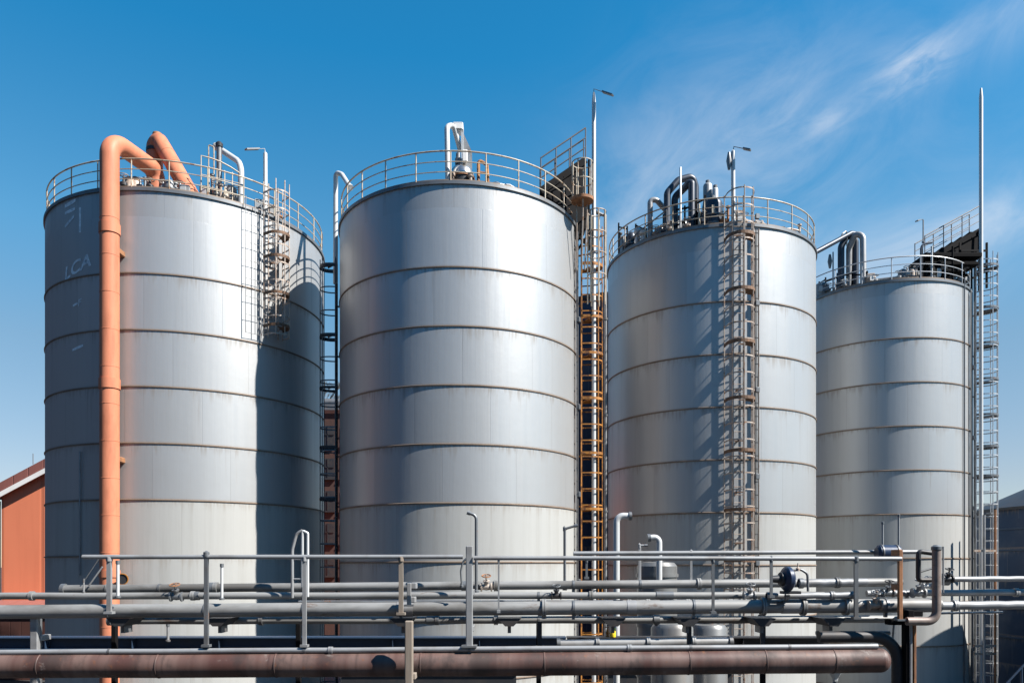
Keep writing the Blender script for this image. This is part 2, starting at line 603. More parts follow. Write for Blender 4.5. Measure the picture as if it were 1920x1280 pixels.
def on_roof(T, px, back=.5):
    Y = rimY(T, px) + back
    return Vector(((px - CX) / F * Y, Y, T.top))


HUE = (.435, .44, .44)
T1 = make_tank('wide grey metal tank beside the salmon pipe, faded white letters on its shaded side', -13.32, 32.3, 5.30, 13.18, 10.22, 1.977, 26, RAILP, HUE, 3.1, EYE + 2.3)
T2 = make_tank('grey metal tank with a domed agitator on its roof, orange ladder at its edge', -2.07, 30.68, 4.65, 12.93, 10.06, 1.987, 24, RAILP, HUE, 41.7, EYE + 2.1)
T3 = make_tank('grey metal tank behind a rusty caged ladder, dark pipe arches on its roof', 8.64, 33.98, 4.39, 13.07, 10.11, 2.017, 22, RAILP, HUE, 77.7, EYE + 2.04)
T4 = make_tank('grey metal tank under the tallest white pole, beside the navy cone roofed tank', 18.6, 39.17, 4.02, 13.04, 10.37, 2.005, 20, RAILG, HUE, 15.3, EYE + 2.35)

# ------------------------------------------------------------------ dark tanks behind
def navy_tank(name, label, X, Y, R, eave, apex, rings):
    root = thing(name, label, 'tank', (X, Y, 0))
    m = tank_mat('navy tank cladding', R, EYE + .9, 1.5, eave, (.012, .034, .080), 5.5, None, .15, .5)
    MB().lathe((X, Y, 0), [(R, 0), (R, eave * .5), (R, eave)], 128).build('shell', m, root)
    MB().lathe((X, Y, 0), [(R + .15, eave - .12), (R + .15, eave + .02), (.3, apex), (0, apex)], 96).build('roof', BLACK, root, 20)
    for z in rings:
        MB().lathe((X, Y, 0), [(R + .002, z - .05), (R + .05, z - .04), (R + .05, z + .04), (R + .002, z + .05)], 128).build('stiffener_ring', NAVY, root, 30)
    return root


navy_tank('storage_tank', 'dark navy tank with a low cone roof at the photo edge', 32.6, 41.2, 7.0, EYE + 3.0, EYE + 6.2, [EYE + 1.9, EYE + .8, EYE - .7, EYE - 2.2, EYE - 3.7])
navy_tank('storage_tank', 'narrow dark tank seen in the gap behind the orange ladder', 5.2, 40.2, 2.75, EYE + 13.2, EYE + 13.7, [EYE + z for z in (10.9, 8.2, 5.4, 2.6, -.3)])

# ------------------------------------------------------------------ buildings
def orange_building():
    Yb = 46.0
    x0, x1 = W(3, 0, Yb).x, W(175, 0, Yb).x
    xm = x1
    ze = W(0, 930, Yb).z
    zr = ze + (xm - x0) * .53
    x2 = 2 * xm - x0
    root = thing('orange_building', 'orange clad gabled shed with white verge beside the wide grey tank', 'building', (x0, Yb, 0))
    w = MB()
    L = 16
    vs = [(x0, Yb, 0), (x2, Yb, 0), (x2, Yb, ze), (xm, Yb, zr), (x0, Yb, ze)]
    vs += [(x, y + L, z) for x, y, z in vs]
    w.add(vs, [(0, 1, 2, 3, 4), (9, 8, 7, 6, 5), (0, 4, 9, 5), (1, 6, 7, 2)])
    w.build('wall', ORWALL, root, 0)
    r = MB()
    for (xa, za, xb, zb) in ((x0 - .35, ze - .19, xm, zr), (xm, zr, x2 + .35, ze - .19)):
        r.add([(xa, Yb - .35, za + .02), (xb, Yb - .35, zb + .02), (xb, Yb + L, zb + .02), (xa, Yb + L, za + .02),
               (xa, Yb - .35, za + .72), (xb, Yb - .35, zb + .72), (xb, Yb + L, zb + .72), (xa, Yb + L, za + .72)],
              [(0, 1, 2, 3), (7, 6, 5, 4), (0, 4, 5, 1), (1, 5, 6, 2), (2, 6, 7, 3), (3, 7, 4, 0)])
    r.build('roof', ROOFR, root, 0)
    for (xa, za, xb, zb) in ((x0 - .35, ze - .19, xm, zr), (xm, zr, x2 + .35, ze - .19)):
        v = MB()
        v.add([(xa, Yb - .42, za - .16), (xb, Yb - .42, zb - .16), (xb, Yb - .42, zb + .14), (xa, Yb - .42, za + .14),
               (xa, Yb - .352, za - .16), (xb, Yb - .352, zb - .16), (xb, Yb - .352, zb + .14), (xa, Yb - .352, za + .14)],
              [(0, 1, 2, 3), (7, 6, 5, 4), (0, 4, 5, 1), (1, 5, 6, 2), (2, 6, 7, 3), (3, 7, 4, 0)])
        v.build('verge_board', TRIM, root, 0)
    MB().tube([(x0 - .08, Yb - .1, .2), (x0 - .08, Yb - .1, ze - .3)], .09, 10).build('downpipe', BLACK, root)
    MB().tube([W(62, 870, Yb + 3), W(62, 850, Yb + 3)], .025, 6).build('roof_mast', GALV_D, root)


orange_building()


def wall_shade():  # dark block in place of the tank's shadow on the lower wall
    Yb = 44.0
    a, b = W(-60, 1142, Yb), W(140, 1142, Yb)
    root = thing('wall_shade', 'dark red block standing in for tank shadow on the orange clad shed', 'shed', (a.x, Yb, 0))
    MB().box(((a.x + b.x) / 2, Yb + .7, a.z / 2), (b.x - a.x, 1.4, a.z)).build('wall', panel_wall('dark red shadow tone', (.055, .018, .012), .6, (.03, .012, .01), .8), root, 0)
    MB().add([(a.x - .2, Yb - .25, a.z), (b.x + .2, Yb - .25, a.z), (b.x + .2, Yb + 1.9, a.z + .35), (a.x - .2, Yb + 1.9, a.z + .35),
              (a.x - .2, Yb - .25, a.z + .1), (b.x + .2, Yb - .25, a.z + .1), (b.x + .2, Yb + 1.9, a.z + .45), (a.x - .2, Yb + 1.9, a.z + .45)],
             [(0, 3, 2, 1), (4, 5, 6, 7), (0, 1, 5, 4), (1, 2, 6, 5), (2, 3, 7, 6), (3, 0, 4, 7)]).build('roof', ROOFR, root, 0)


wall_shade()


def brick_building():
    Yb = 62.0
    x0, x1 = W(560, 0, Yb).x, W(668, 0, Yb).x
    zt = W(0, 775, Yb).z
    root = thing('brick_building', 'dark brick building far behind the gap between two grey tanks', 'building', (x0, Yb, 0))
    MB().box(((x0 + x1) / 2, Yb + 4, zt / 2), (x1 - x0, 8, zt)).build('wall', BRICK, root, 0)
    MB().box(((x0 + x1) / 2, Yb + 4, zt + .6), (x1 - x0 + .5, 8.5, 1.2), bevel=.25).build('roof', GALV_D, root, 0)
    wm = MB()
    wm.box((0, 0, 0), (1.0, .12, 1.6)).box((0, -.1, -.85), (1.2, .2, .12)).box((0, -.09, 0), (.06, .06, 1.6)).box((0, -.09, .1), (1.0, .06, .06))
    wmesh = wm.mesh('window', smooth=0)
    for j in range(6):
        for i in range(3):
            piece('window', wmesh, BLACK, root, (x0 + .8 + i * 1.55, Yb, zt - 1.8 - j * 2.6))


brick_building()


def sky_blocker():  # unseen block, added to keep sky light off the tanks' shaded sides
    root = thing('sky_blocker', 'long dark navy block added unseen left of the tanks to deepen their shade', 'building', (-42, 0, 0))
    m = panel_wall('navy blocker cladding', (.003, .011, .030), 1.1, (.003, .008, .02), .8, .5, 1)
    MB().box((-46, -5, 15), (16, 120, 30)).build('wall', m, root, 0)
    MB().box((4, -47.5, 11), (83.9, 15, 22)).build('rear_blocker', m, root, 0)  # second added block behind the camera, hides the bright horizon
    rf = MB().add([(-38, -65, 30), (-54, -65, 30), (-46, -65, 33), (-38, 55, 30), (-54, 55, 30), (-46, 55, 33)], [(0, 1, 2), (5, 4, 3), (0, 2, 5, 3), (1, 4, 5, 2), (0, 3, 4, 1)])
    rf.build('roof', GALV_D, root, 0)
    wm = MB().box((0, 0, 0), (.1, 3.2, 1.8)).box((.06, 0, 0), (.08, .08, 1.8)).mesh('window', smooth=0)
    for i in range(16):
        piece('window', wm, BLACK, root, (-37.96, -60 + i * 7, 11.5))


sky_blocker()


def shadow_shed():  # out of view, added to throw shadow low on the right-hand tanks
    root = thing('unseen_shed', 'low dark brown shed added out of view to shade the farthest grey tank', 'building', (25, 29, 0))
    m = panel_wall('brown shadow shed cladding', (.10, .065, .05), 1.2, (.06, .04, .03))
    MB().add([(25, 29, 0), (25, 34, 0), (25, 34, 8.2), (25, 31.5, 10.8), (25, 29, 8.2), (40, 29, 0), (40, 34, 0), (40, 34, 8.2), (40, 31.5, 10.8), (40, 29, 8.2)],
             [(0, 1, 2, 3, 4), (9, 8, 7, 6, 5), (0, 4, 9, 5), (1, 6, 7, 2)]).build('wall', m, root, 0)
    r = MB()
    for ya, za, yb, zb in ((28.7, 7.9, 31.5, 10.82), (31.5, 10.82, 34.3, 7.9)):
        r.add([(24.7, ya, za), (24.7, yb, zb), (40.3, yb, zb), (40.3, ya, za), (24.7, ya, za + .15), (24.7, yb, zb + .15), (40.3, yb, zb + .15), (40.3, ya, za + .15)],
              [(0, 1, 2, 3), (7, 6, 5, 4), (0, 4, 5, 1), (1, 5, 6, 2), (2, 6, 7, 3), (3, 7, 4, 0)])
    r.build('roof', GALV_D, root, 0)


shadow_shed()


def bare_tree():
    base = W(611, 1060, 73)
    base.z = 0
    root = thing('bare_tree', 'leafless pale tree behind the gap between two grey tanks', 'tree', base)
    rnd = random.Random(5)
    tr = MB()
    zt = W(0, 765, 73).z
    tr.tube([base, (base.x + .1, base.y, zt * .5), (base.x, base.y, zt)], .2, 8, radii=[.25, .18, .1])
    tr.build('trunk', BARK, root)
    cr = MB()

    def grow(p, d, ln, r, n):
        q = p + d * ln
        cr.tube([p, (p + q) / 2 + Vector((rnd.uniform(-.1, .1), rnd.uniform(-.1, .1), 0)) * ln * .5, q], r, 4, radii=[r, r * .8, r * .6])
        if n:
            for _ in range(3):
                e = (d + Vector((rnd.uniform(-.8, .8), rnd.uniform(-.8, .8), rnd.uniform(-.2, .6)))).normalized()
                grow(q, e, ln * .72, r * .6, n - 1)
    for k in range(6):
        a = k * 1.1
        grow(Vector((base.x, base.y, zt - 1.4 + .25 * k)), Vector((math.cos(a) * .6, math.sin(a) * .6, .8)).normalized(), 1.1, .07, 4)
    cr.build('crown', BARK, root)


bare_tree()

# ------------------------------------------------------------------ caged ladders
def caged_ladder(label, T, az, z0, z1, mats, hw=.40, depth=.8, stand=.16, hoop_dz=.66, cage_z0=None, landings=(), toe=.10, dz=0.0, bars=5, cant=1.0, name='caged_ladder'):
    n = Vector((math.sin(rad(az)), -math.cos(rad(az)), 0))
    t = Vector((math.cos(rad(az)), math.sin(rad(az)), 0))
    P = surf(T, az)
    root = thing(name, label, 'ladder', (P.x, P.y, z0), 'caged ladders on the tanks')
    mr, mc, ml = mats
    rz = rad(az)
    c = P + n * stand
    for s in (-1, 1):
        MB().tube([c + t * .21 * s + Vector((0, 0, z0)), c + t * .21 * s + Vector((0, 0, z1))], .028, 8).build('side_rail', mr, root)
    rm = MB().tube([(-.21, 0, 0), (.21, 0, 0)], .014, 6).mesh('rung')
    nr = int((z1 - z0) / .30)
    step = .30 if nr <= 95 else (z1 - z0) / 95
    k = 0
    z = z0 + .2
    while z < z1:
        piece('rung', rm, mr, root, (c.x, c.y, z), rz)
        z += step
    cz0 = cage_z0 if cage_z0 is not None else z0

    def cp(a):
        return t * hw * math.sin(a) + n * depth * max(0, math.cos(a)) ** .6
    aa = [-PI / 2 + PI * i / (bars - 1) for i in range(bars)]
    for a in aa:
        q = c + cp(a)
        MB().tube([q + Vector((0, 0, cz0)), q + Vector((0, 0, z1))], .021, 6).build('cage_bar', mc, root)
    hp = [Vector((hw * math.sin(-PI / 2 + PI * i / 16), -depth * max(0, math.cos(-PI / 2 + PI * i / 16)) ** .6, 0)) for i in range(17)]
    hb = MB()
    for a, b in zip(hp, hp[1:]):
        hb.beam(a, b, .012, .05)
    hm = hb.mesh('cage_hoop', smooth=50)
    z = cz0 + .05
    while z < z1 + .02:
        piece('cage_hoop', hm, mc, root, (c.x, c.y, z), rz)
        z += hoop_dz
    bk = MB().beam((0, 0, 0), (0, stand + .02, 0), .05, .06).beam((-.22, 0, 0), (.22, 0, 0), .03, .04).mesh('bracket', smooth=0)
    z = z0 + .9
    while z < min(z1, T.top) - .2:
        piece('bracket', bk, ml, root, (c.x, c.y, z), rz)
        z += 1.95
    if landings:
        lb = MB()
        pr = [(hw * 1.02 * math.sin(-PI / 2 + PI * i / 14), -depth * 1.02 * max(0, math.cos(-PI / 2 + PI * i / 14)) ** .6) for i in range(15)]
        pr2 = [(x, min(y, 0) if abs(x) > .2 else y) for x, y in pr]
        # half landing on one side of the ladder so the climber can pass
        side = [(x, y) for x, y in pr if x >= -.05] + [(-.05, -.32), (.26, -.32), (.26, 0)]
        lb.prism(side, -.02, .02)
        edge = [Vector((x, y, -.02)) for x, y in pr]
        for a, b in zip(edge, edge[1:]):
            lb.beam(a + Vector((0, 0, toe / 2 - .05)), b + Vector((0, 0, toe / 2 - .05)), .025, toe)
        lm = lb.mesh('landing', smooth=0)
        for zz in landings:
            piece('landing', lm, ml, root, (c.x, c.y, zz), rz)
    return root, c, n, t


RZ1 = [EYE + 10.22 - 1.977 * k for k in range(8)]
caged_ladder('short rusty caged ladder at the roof edge of the wide tank beside the salmon pipe', T1, 53, EYE + 8.5, T1.top + 1.05, (RUSTL, RUSTL, RUSTD), .42, .70, landings=[EYE + 12.3, EYE + 11.45, EYE + 10.1, EYE + 8.9])
caged_ladder('dark caged ladder in the narrow gap on the shaded side of the domed tank', T2, -84, .1, EYE + 11.9, (BLACK, GALV_D, BLACK), .36, .62, hoop_dz=.9, landings=[EYE + z for z in (11.6, 8.9, 6.9, 4.6, 2.6)])
caged_ladder('tall orange caged ladder between the domed tank and the gap', T2, 83, .1, T2.top + .2, (ORANGE, ORANGE, ORANGE), .42, .80, hoop_dz=.62, landings=[EYE + z for z in (11.6, 9.6, 8.2, 6.45, 4.35, 2.2, .5)])
caged_ladder('rusty caged ladder on the front of the tank with dark pipe arches', T3, -.5, EYE - 5.9, T3.top + 1.0, (RUSTL, RUSTL, RUSTD), .52, .85, hoop_dz=.62, toe=.12, landings=[EYE + z for z in (12.35, 10.3, 8.35, 6.25, 4.3, 2.1, .2)])
caged_ladder('grey caged ladder against the sky beside the tallest white pole', T4, 64, .1, T4.top + 1.85, (GALV_D, RAILG, GALV_D), .58, .95, hoop_dz=.58, bars=6, landings=[EYE + z for z in (14.3, 12.3, 10.6, 8.9, 7.2, 5.7, 4.3, 2.5)])

# side grille left of the short ladder on tank 1
def grille():
    az = 44.5
    P = surf(T1, az)
    n = Vector((math.sin(rad(az)), -math.cos(rad(az)), 0))
    t = Vector((math.cos(rad(az)), math.sin(rad(az)), 0))
    root = thing('guard_grille', 'thin grey guard grille fixed to the lit wall beside the short ladder', 'grille', (P.x, P.y, EYE + 8.4))
    z0, z1 = EYE + 8.5, T1.top + .3
    c = P + n * .16
    for s in (-.30, .06, .30):
        MB().tube([c + t * s + Vector((0, 0, z0)), c + t * s + Vector((0, 0, z1))], .016, 6).build('upright', GALV_D, root)
    bm = MB().tube([(-.30, 0, 0), (.30, 0, 0)], .009, 6).mesh('crossbar')
    z = z0 + .01
    while z < z1:
        piece('crossbar', bm, GALV_D, root, (c.x, c.y, z), rad(az))
        z += .66


grille()

# ------------------------------------------------------------------ landing decks at roof level
def landing(label, poly, z, rail_edges, mat_deck, mat_rail, rh=1.3, supports=(), name='access_platform', skip_deck=False):
    cx = sum(p[0] for p in poly) / len(poly)
    cy = sum(p[1] for p in poly) / len(poly)
    root = thing(name, label, 'platform', (cx, cy, z))
    MB().prism(poly, z - .05, z).build('deck', mat_deck, root, 0)
    j = MB()
    n = len(poly)
    for i in range(n):
        a, b = poly[i], poly[(i + 1) % n]
        j.beam((a[0], a[1], z - .13), (b[0], b[1], z - .13), .07, .155)
    j.build('edge_beam', mat_deck, root, 0)
    jb = MB()
    for k in range(1, 6):
        f = k / 6
        a = Vector((*poly[0], z - .12)).lerp(Vector((*poly[1], z - .12)), f)
        b = Vector((*poly[-1], z - .12)).lerp(Vector((*poly[2], z - .12)), f)
        jb.beam(a, b, .05, .13)
    jb.build('joists', mat_deck, root, 0)
    pm = MB().tube([(0, 0, 0), (0, 0, rh)], .024, 8).mesh('post')
    for (a, b, k) in rail_edges:
        a, b = Vector((*a, z)), Vector((*b, z))
        for hh, r in ((rh, .026), (rh * .72, .02), (rh * .42, .018)):
            MB().tube([a + Vector((0, 0, hh)), b + Vector((0, 0, hh))], r, 8).build('handrail', mat_rail, root)
        for i in range(k + 1):
            piece('post', pm, mat_rail, root, a.lerp(b, i / k))
    for a, b, r in supports:
        MB().tube([a, b], r, 8).build('brace', mat_deck, root)
    return root


def roof_stair(label, p0, p1, wid, rh, mat, rail, box_poly, steps=6):
    """short flight rising from p0 to p1 across the roof; wid is its depth towards +Y"""
    p0, p1 = Vector(p0), Vector(p1)
    root = thing('roof_stair', label, 'stair', p0)
    dv = Vector((0, wid, 0))
    for q in (Vector(), dv):
        MB().beam(p0 + q, p1 + q, .05, .24).build('stringer', mat, root, 0)
    tm = MB().box((0, wid / 2, 0), ((p1 - p0).x / steps * 1.1, wid - .06, .04)).mesh('tread', smooth=0)
    for i in range(steps):
        piece('tread', tm, mat, root, p0.lerp(p1, (i + .5) / steps) + Vector((0, 0, .05)))
    pm = MB().tube([(0, 0, 0), (0, 0, rh)], .022, 8).mesh('post')
    for q in (Vector(), dv):
        for hh, r in ((rh, .026), (rh * .70, .019), (rh * .40, .017)):
            MB().tube([p0 + q + Vector((0, 0, hh)), p1 + q + Vector((0, 0, hh))], r, 8).build('handrail', rail, root)
        for i in range(4):
            piece('post', pm, rail, root, p0.lerp(p1, i / 3) + q)
    n = len(box_poly)
    vs = [Vector(v) for v in box_poly] + [Vector(v) + dv * .9 for v in box_poly]
    MB().add(vs, [tuple(range(n)), tuple(range(2 * n - 1, n - 1, -1))] + [(i, n + i, n + (i + 1) % n, (i + 1) % n) for i in range(n)]).build('side_plate', mat, root, 0)
    return root


roof_stair('dark stair with handrails on the domed tank roof, rising towards the lamp pole', W(1014, 358, 28.6), W(1098, 300, 29.4), .8, 1.22, BLACK_M, RAILD,
           [W(1018, 362, 28.7), W(1062, 322, 29.1), W(1099, 300, 29.45), W(1099, 425, 29.45), W(1085, 440, 29.3), W(1050, 385, 28.9)])
roof_stair('dark stair with sloping handrails on the farthest tank, below the tallest pole', W(1734, 490, 36.6), W(1838, 432, 37.4), .9, 1.2, BLACK_M, RAILD,
           [W(1752, 482, 36.8), W(1838, 434, 37.5), W(1838, 480, 37.5), W(1750, 484, 36.8)])


def support_lattice(label, corners, mat, name='support_lattice'):
    root = thing(name, label, 'frame', corners[0][0])
    for a, b in corners:
        MB().beam(a, b, .08, .08).build('bar', mat, root, 0)
    return root


support_lattice('dark bracing frame under the stair beside the tallest pole', [
    (W(1800, 530, 36.4), W(1800, 455, 36.9)), (W(1836, 545, 37.2), W(1836, 432, 37.3)), (W(1764, 525, 36.2), W(1836, 470, 37.2)), (W(1800, 470, 36.6), W(1848, 470, 37.4)),
    (W(1812, 528, 36.8), W(1852, 505, 37.4)), (W(1850, 540, 37.6), W(1850, 455, 37.6)), (W(1746, 520, 36.0), W(1790, 470, 36.6)), (W(1742, 498, 36.0), W(1848, 500, 37.4))], BLACK_M)
support_lattice('dark bracing under the roof stair beside the cage head', [
    (W(1062, 400, 29.3), W(1062, 330, 29.3)), (W(1104, 470, 29.6), W(1104, 300, 29.6)), (W(1070, 420, 29.4), W(1104, 380, 29.6)), (W(1082, 470, 29.7), W(1110, 430, 29.7)), (W(1082, 440, 29.6), W(1112, 470, 29.7))], BLACK_M)

# deck stack on tank 4 under the platform: dark service plates on struts
def service_frame():
    b = on_roof(T4, 1790, .6)
    root = thing('service_frame', 'dark stacked steel service frame on the roof below the sloping handrails', 'frame', b)
    for (pa, pb, py, th, d) in ((1736, 1842, 477, .20, 1.6), (1734, 1836, 493, .16, 1.4), (1740, 1812, 506, .14, 1.2)):
        Ya = b.y - .1
        a, c = W(pa, py, Ya), W(pb, py + 3, Ya)
        MB().box(((a.x + c.x) / 2, Ya + d / 2, a.z), (c.x - a.x, d, th), bevel=.02).build('shelf', BLACK_M, root, 0)
    for px in (1729, 1747, 1786, 1822):
        p = on_roof(T4, px, .35)
        q = W(px, 462 if px < 1800 else 476, p.y)
        MB().tube([p, q], .045, 8).build('leg', BLACK_M if px != 1747 else WHITEP, root)
    MB().tube(fillet([on_roof(T4, 1727, .25), W(1727, 458, on_roof(T4, 1727, .25).y), W(1747, 455, on_roof(T4, 1747, .35).y)], .3), .05, 8).build('loop_pipe', DARKPIPE, root)
    for px, py in ((1752, 484), (1764, 487), (1778, 485), (1797, 487), (1812, 499), (1771, 498), (1758, 512), (1790, 513)):
        p = W(px, py, b.y + .3)
        MB().lathe(p, [(0, -.09), (.12, -.09), (.14, 0), (.10, .1), (.05, .1), (.05, .22), (0, .22)], 12).build('valve', BLACK_M if px % 2 else GALV_D, root)


service_frame()

# ------------------------------------------------------------------ salmon pipes
def salmon_pipe():
    Yp = 26.55
    xb = W(205.5, 0, Yp).x
    root = thing('vent_pipe', 'tall salmon pipe running up the wide tank and bending over its rim', 'pipe', (xb, Yp, 0), 'salmon pipes')
    zt = EYE + 14.66
    r = S(17, Yp)
    e1 = W(293, 318, 28.75)
    e1.z = zt
    pts = fillet([(xb, Yp, 0), (xb, Yp, zt), e1, (e1.x, e1.y, T1.top + .05)], [.62, .38], 10)
    MB().tube(pts, r, 28).build('pipe_body', SALMON, root)
    for py, hgt in ((430, .17), (720, .17), (1075, .12)):
        z = W(0, py, Yp).z
        MB().lathe((xb, Yp, z), [(r, -hgt), (r + .032, -hgt), (r + .032, hgt), (r, hgt)], 32).build('collar', SALMON, root, 30)
    sm = MB().lathe((0, 0, 0), [(r + .001, -.012), (r + .007, -.008), (r + .007, .008), (r + .001, .012)], 28).mesh('weld_seam')
    for z in [i * 1.27 + .6 for i in range(15)]:
        piece('weld_seam', sm, SALMON, root, (xb, Yp, z))
    # wall brackets
    for py in (468, 860):
        z = W(0, py, Yp).z
        q = surf(T1, -8, 0, z)
        MB().box(((xb + q.x) / 2 + .30, (Yp + q.y) / 2 + .12, z), (.26, .6, .2), bevel=.03).build('wall_bracket', RUST, root, 0)
    MB().lathe((e1.x, e1.y, T1.top + .3), [(r, 0), (r + .07, 0), (r + .07, .1), (r, .1)], 28).build('flange', SALMON, root, 30)


salmon_pipe()


def salmon_pipe_short():
    Y = 29.3
    a = on_roof(T1, 291, 2.2)
    Y = a.y
    r = S(14.5, Y)
    top = W(291, 266, Y)
    end = on_roof(T1, 366, .55)
    end.z = T1.top - .05
    root = thing('vent_pipe', 'short salmon pipe on the tank roof with dark band and slanting leg', 'pipe', a, 'salmon pipes')
    pts = fillet([a, W(290, 274, Y), W(298, 263, Y - .1), end], [.22, .22], 6)
    MB().tube(pts, r, 24).build('pipe_body', SALMON, root)
    hi = max(pts, key=lambda q: q.z)
    sm = MB().lathe((0, 0, 0), [(r + .001, -.014), (r + .010, -.008), (r + .010, .008), (r + .001, .014)], 24, axis=(end - hi)).mesh('weld_seam')
    for f in (.22, .42, .62, .80):
        q = pts[-2].lerp(end, f)
        piece('weld_seam', sm, SALMON, root, q)
    z = W(0, 284, Y).z
    MB().lathe((a.x, a.y, z), [(r, -.06), (r + .03, -.06), (r + .03, .06), (r, .06)], 24).build('dark_band', BLACK, root, 30)
    MB().lathe((hi.x - .03, hi.y, hi.z + r * .86), [(0, 0), (r * .6, 0), (r * .55, .07), (r * .2, .10), (0, .10)], 16).build('cap', RUST, root, 30)
    MB().lathe((a.x, a.y, T1.top + .25), [(r, 0), (r + .07, 0), (r + .07, .1), (r, .1)], 24).build('flange', SALMON, root, 30)


salmon_pipe_short()

# ------------------------------------------------------------------ generic roof items
def gooseneck(label, base, pts, r, mat, fr=.4, name='gooseneck_pipe', flange=True, seg=14, base_z=None):
    root = thing(name, label, 'pipe', base)
    MB().tube(fillet([base] + list(pts), fr, 8), r, seg).build('pipe_body', mat, root)
    if flange:
        MB().lathe(base, [(0, 0), (r * 1.9, 0), (r * 1.9, .05), (r, .05)], 16).build('flange', GALV_D, root, 30)
    e = Vector(pts[-1])
    d = (e - Vector(pts[-2])).normalized()
    MB().lathe(e, [(r, -.06), (r * 1.35, -.06), (r * 1.35, .0), (r * .8, .0)], 14, axis=d).build('end_ring', mat, root, 30)
    return root


def pole(label, base, top, r, mat, arm=None, name='lamp_pole', cat='pole', flag=None, arm_r=.018, head=True):
    root = thing(name, label, cat, base)
    top = Vector(top)
    MB().tube([base, Vector(base).lerp(top, .985), top], r, 14, radii=[r, r * .95, r * .5]).build('pole', mat, root)
    MB().lathe(base, [(0, 0), (r * 2.2, 0), (r * 2.2, .05), (r, .06)], 16).build('base_plate', GALV_D, root, 30)
    if arm:
        p = [top - Vector((0, 0, .05))] + [Vector(q) for q in arm]
        MB().tube(p, arm_r, 6).build('arm', GALV_D, root)
        if head:
            d = (p[-1] - p[-2]).normalized()
            MB().beam(p[-1] - d * head, p[-1] + d * .05, .16, .05).build('lamp_head', GALV_D, root, 0)
    if flag:
        MB().lathe(flag, [(0, -.35), (.05, -.33), (.11, 0), (.05, .33), (0, .35)], 10).build('wind_vane', GALV_D, root)
    return root


# tank 1 pole, pipes
p = on_roof(T1, 498, .3)
pole('white pole with a flat lamp arm above the short rusty ladder', p, W(497.5, 286, p.y), S(4, p.y), WHITEP, [W(496, 279, p.y), W(463, 280, p.y - .6)], head=.55)
p = on_roof(T1, 452, .35)
gooseneck('pale bent pipe joining a dark stack on the wide tank roof', p, [W(452, 306, p.y), W(405, 275, p.y + 1.2)], S(5.5, p.y), WHITEP, .7)
p = on_roof(T1, 411, 1.3)
r0 = thing('vent_stack', 'short dark stack behind the pale bent pipe on the wide tank', 'stack', p)
MB().tube([p, W(411, 276, p.y)], S(5, p.y), 14).build('stack_body', GALV_D, r0)
MB().lathe(W(411, 276, p.y), [(0, 0), (S(6.5, p.y), 0), (S(7, p.y), .12), (S(3, p.y), .2), (0, .2)], 14).build('cap', BLACK, r0)


def gate_frame():
    a, b = on_roof(T1, 377, .35), on_roof(T1, 450, .3)
    root = thing('valve_guard', 'pale guard frame round valves beside the bent pipe on the wide tank', 'frame', a)
    za, zb = W(377, 292, a.y).z, W(450, 325, b.y).z
    m = (a + b) / 2
    pts = [a, (a.x, a.y, za)] + [a.lerp(b, f) * 1.0 + Vector((0, 0, (za - a.z) + (zb - za) * f + .10 * math.sin(PI * f))) for f in (.25, .5, .75)] + [(b.x, b.y, zb), b]
    MB().tube(pts, .026, 8).build('top_rail', RAILP, root)
    for h in (.45, .9):
        MB().tube([a + Vector((0, 0, h)), b + Vector((0, 0, h))], .018, 6).build('cross_rail', RAILP, root)
    pm = MB().tube([(0, 0, 0), (0, 0, 1.25)], .02, 6).mesh('upright')
    for f in (.2, .4, .6, .8):
        piece('upright', pm, RAILP, root, a.lerp(b, f))
    q = on_roof(T1, 391, 1.0)
    root2 = thing('guard_hoop', 'small pale inverted hoop standing behind the guard frame', 'hoop', q)
    MB().tube(fillet([q, W(391, 271, q.y), W(401, 276, q.y), W(401, 340, q.y)], .05, 4), .024, 8).build('hoop', RAILP, root2)


gate_frame()


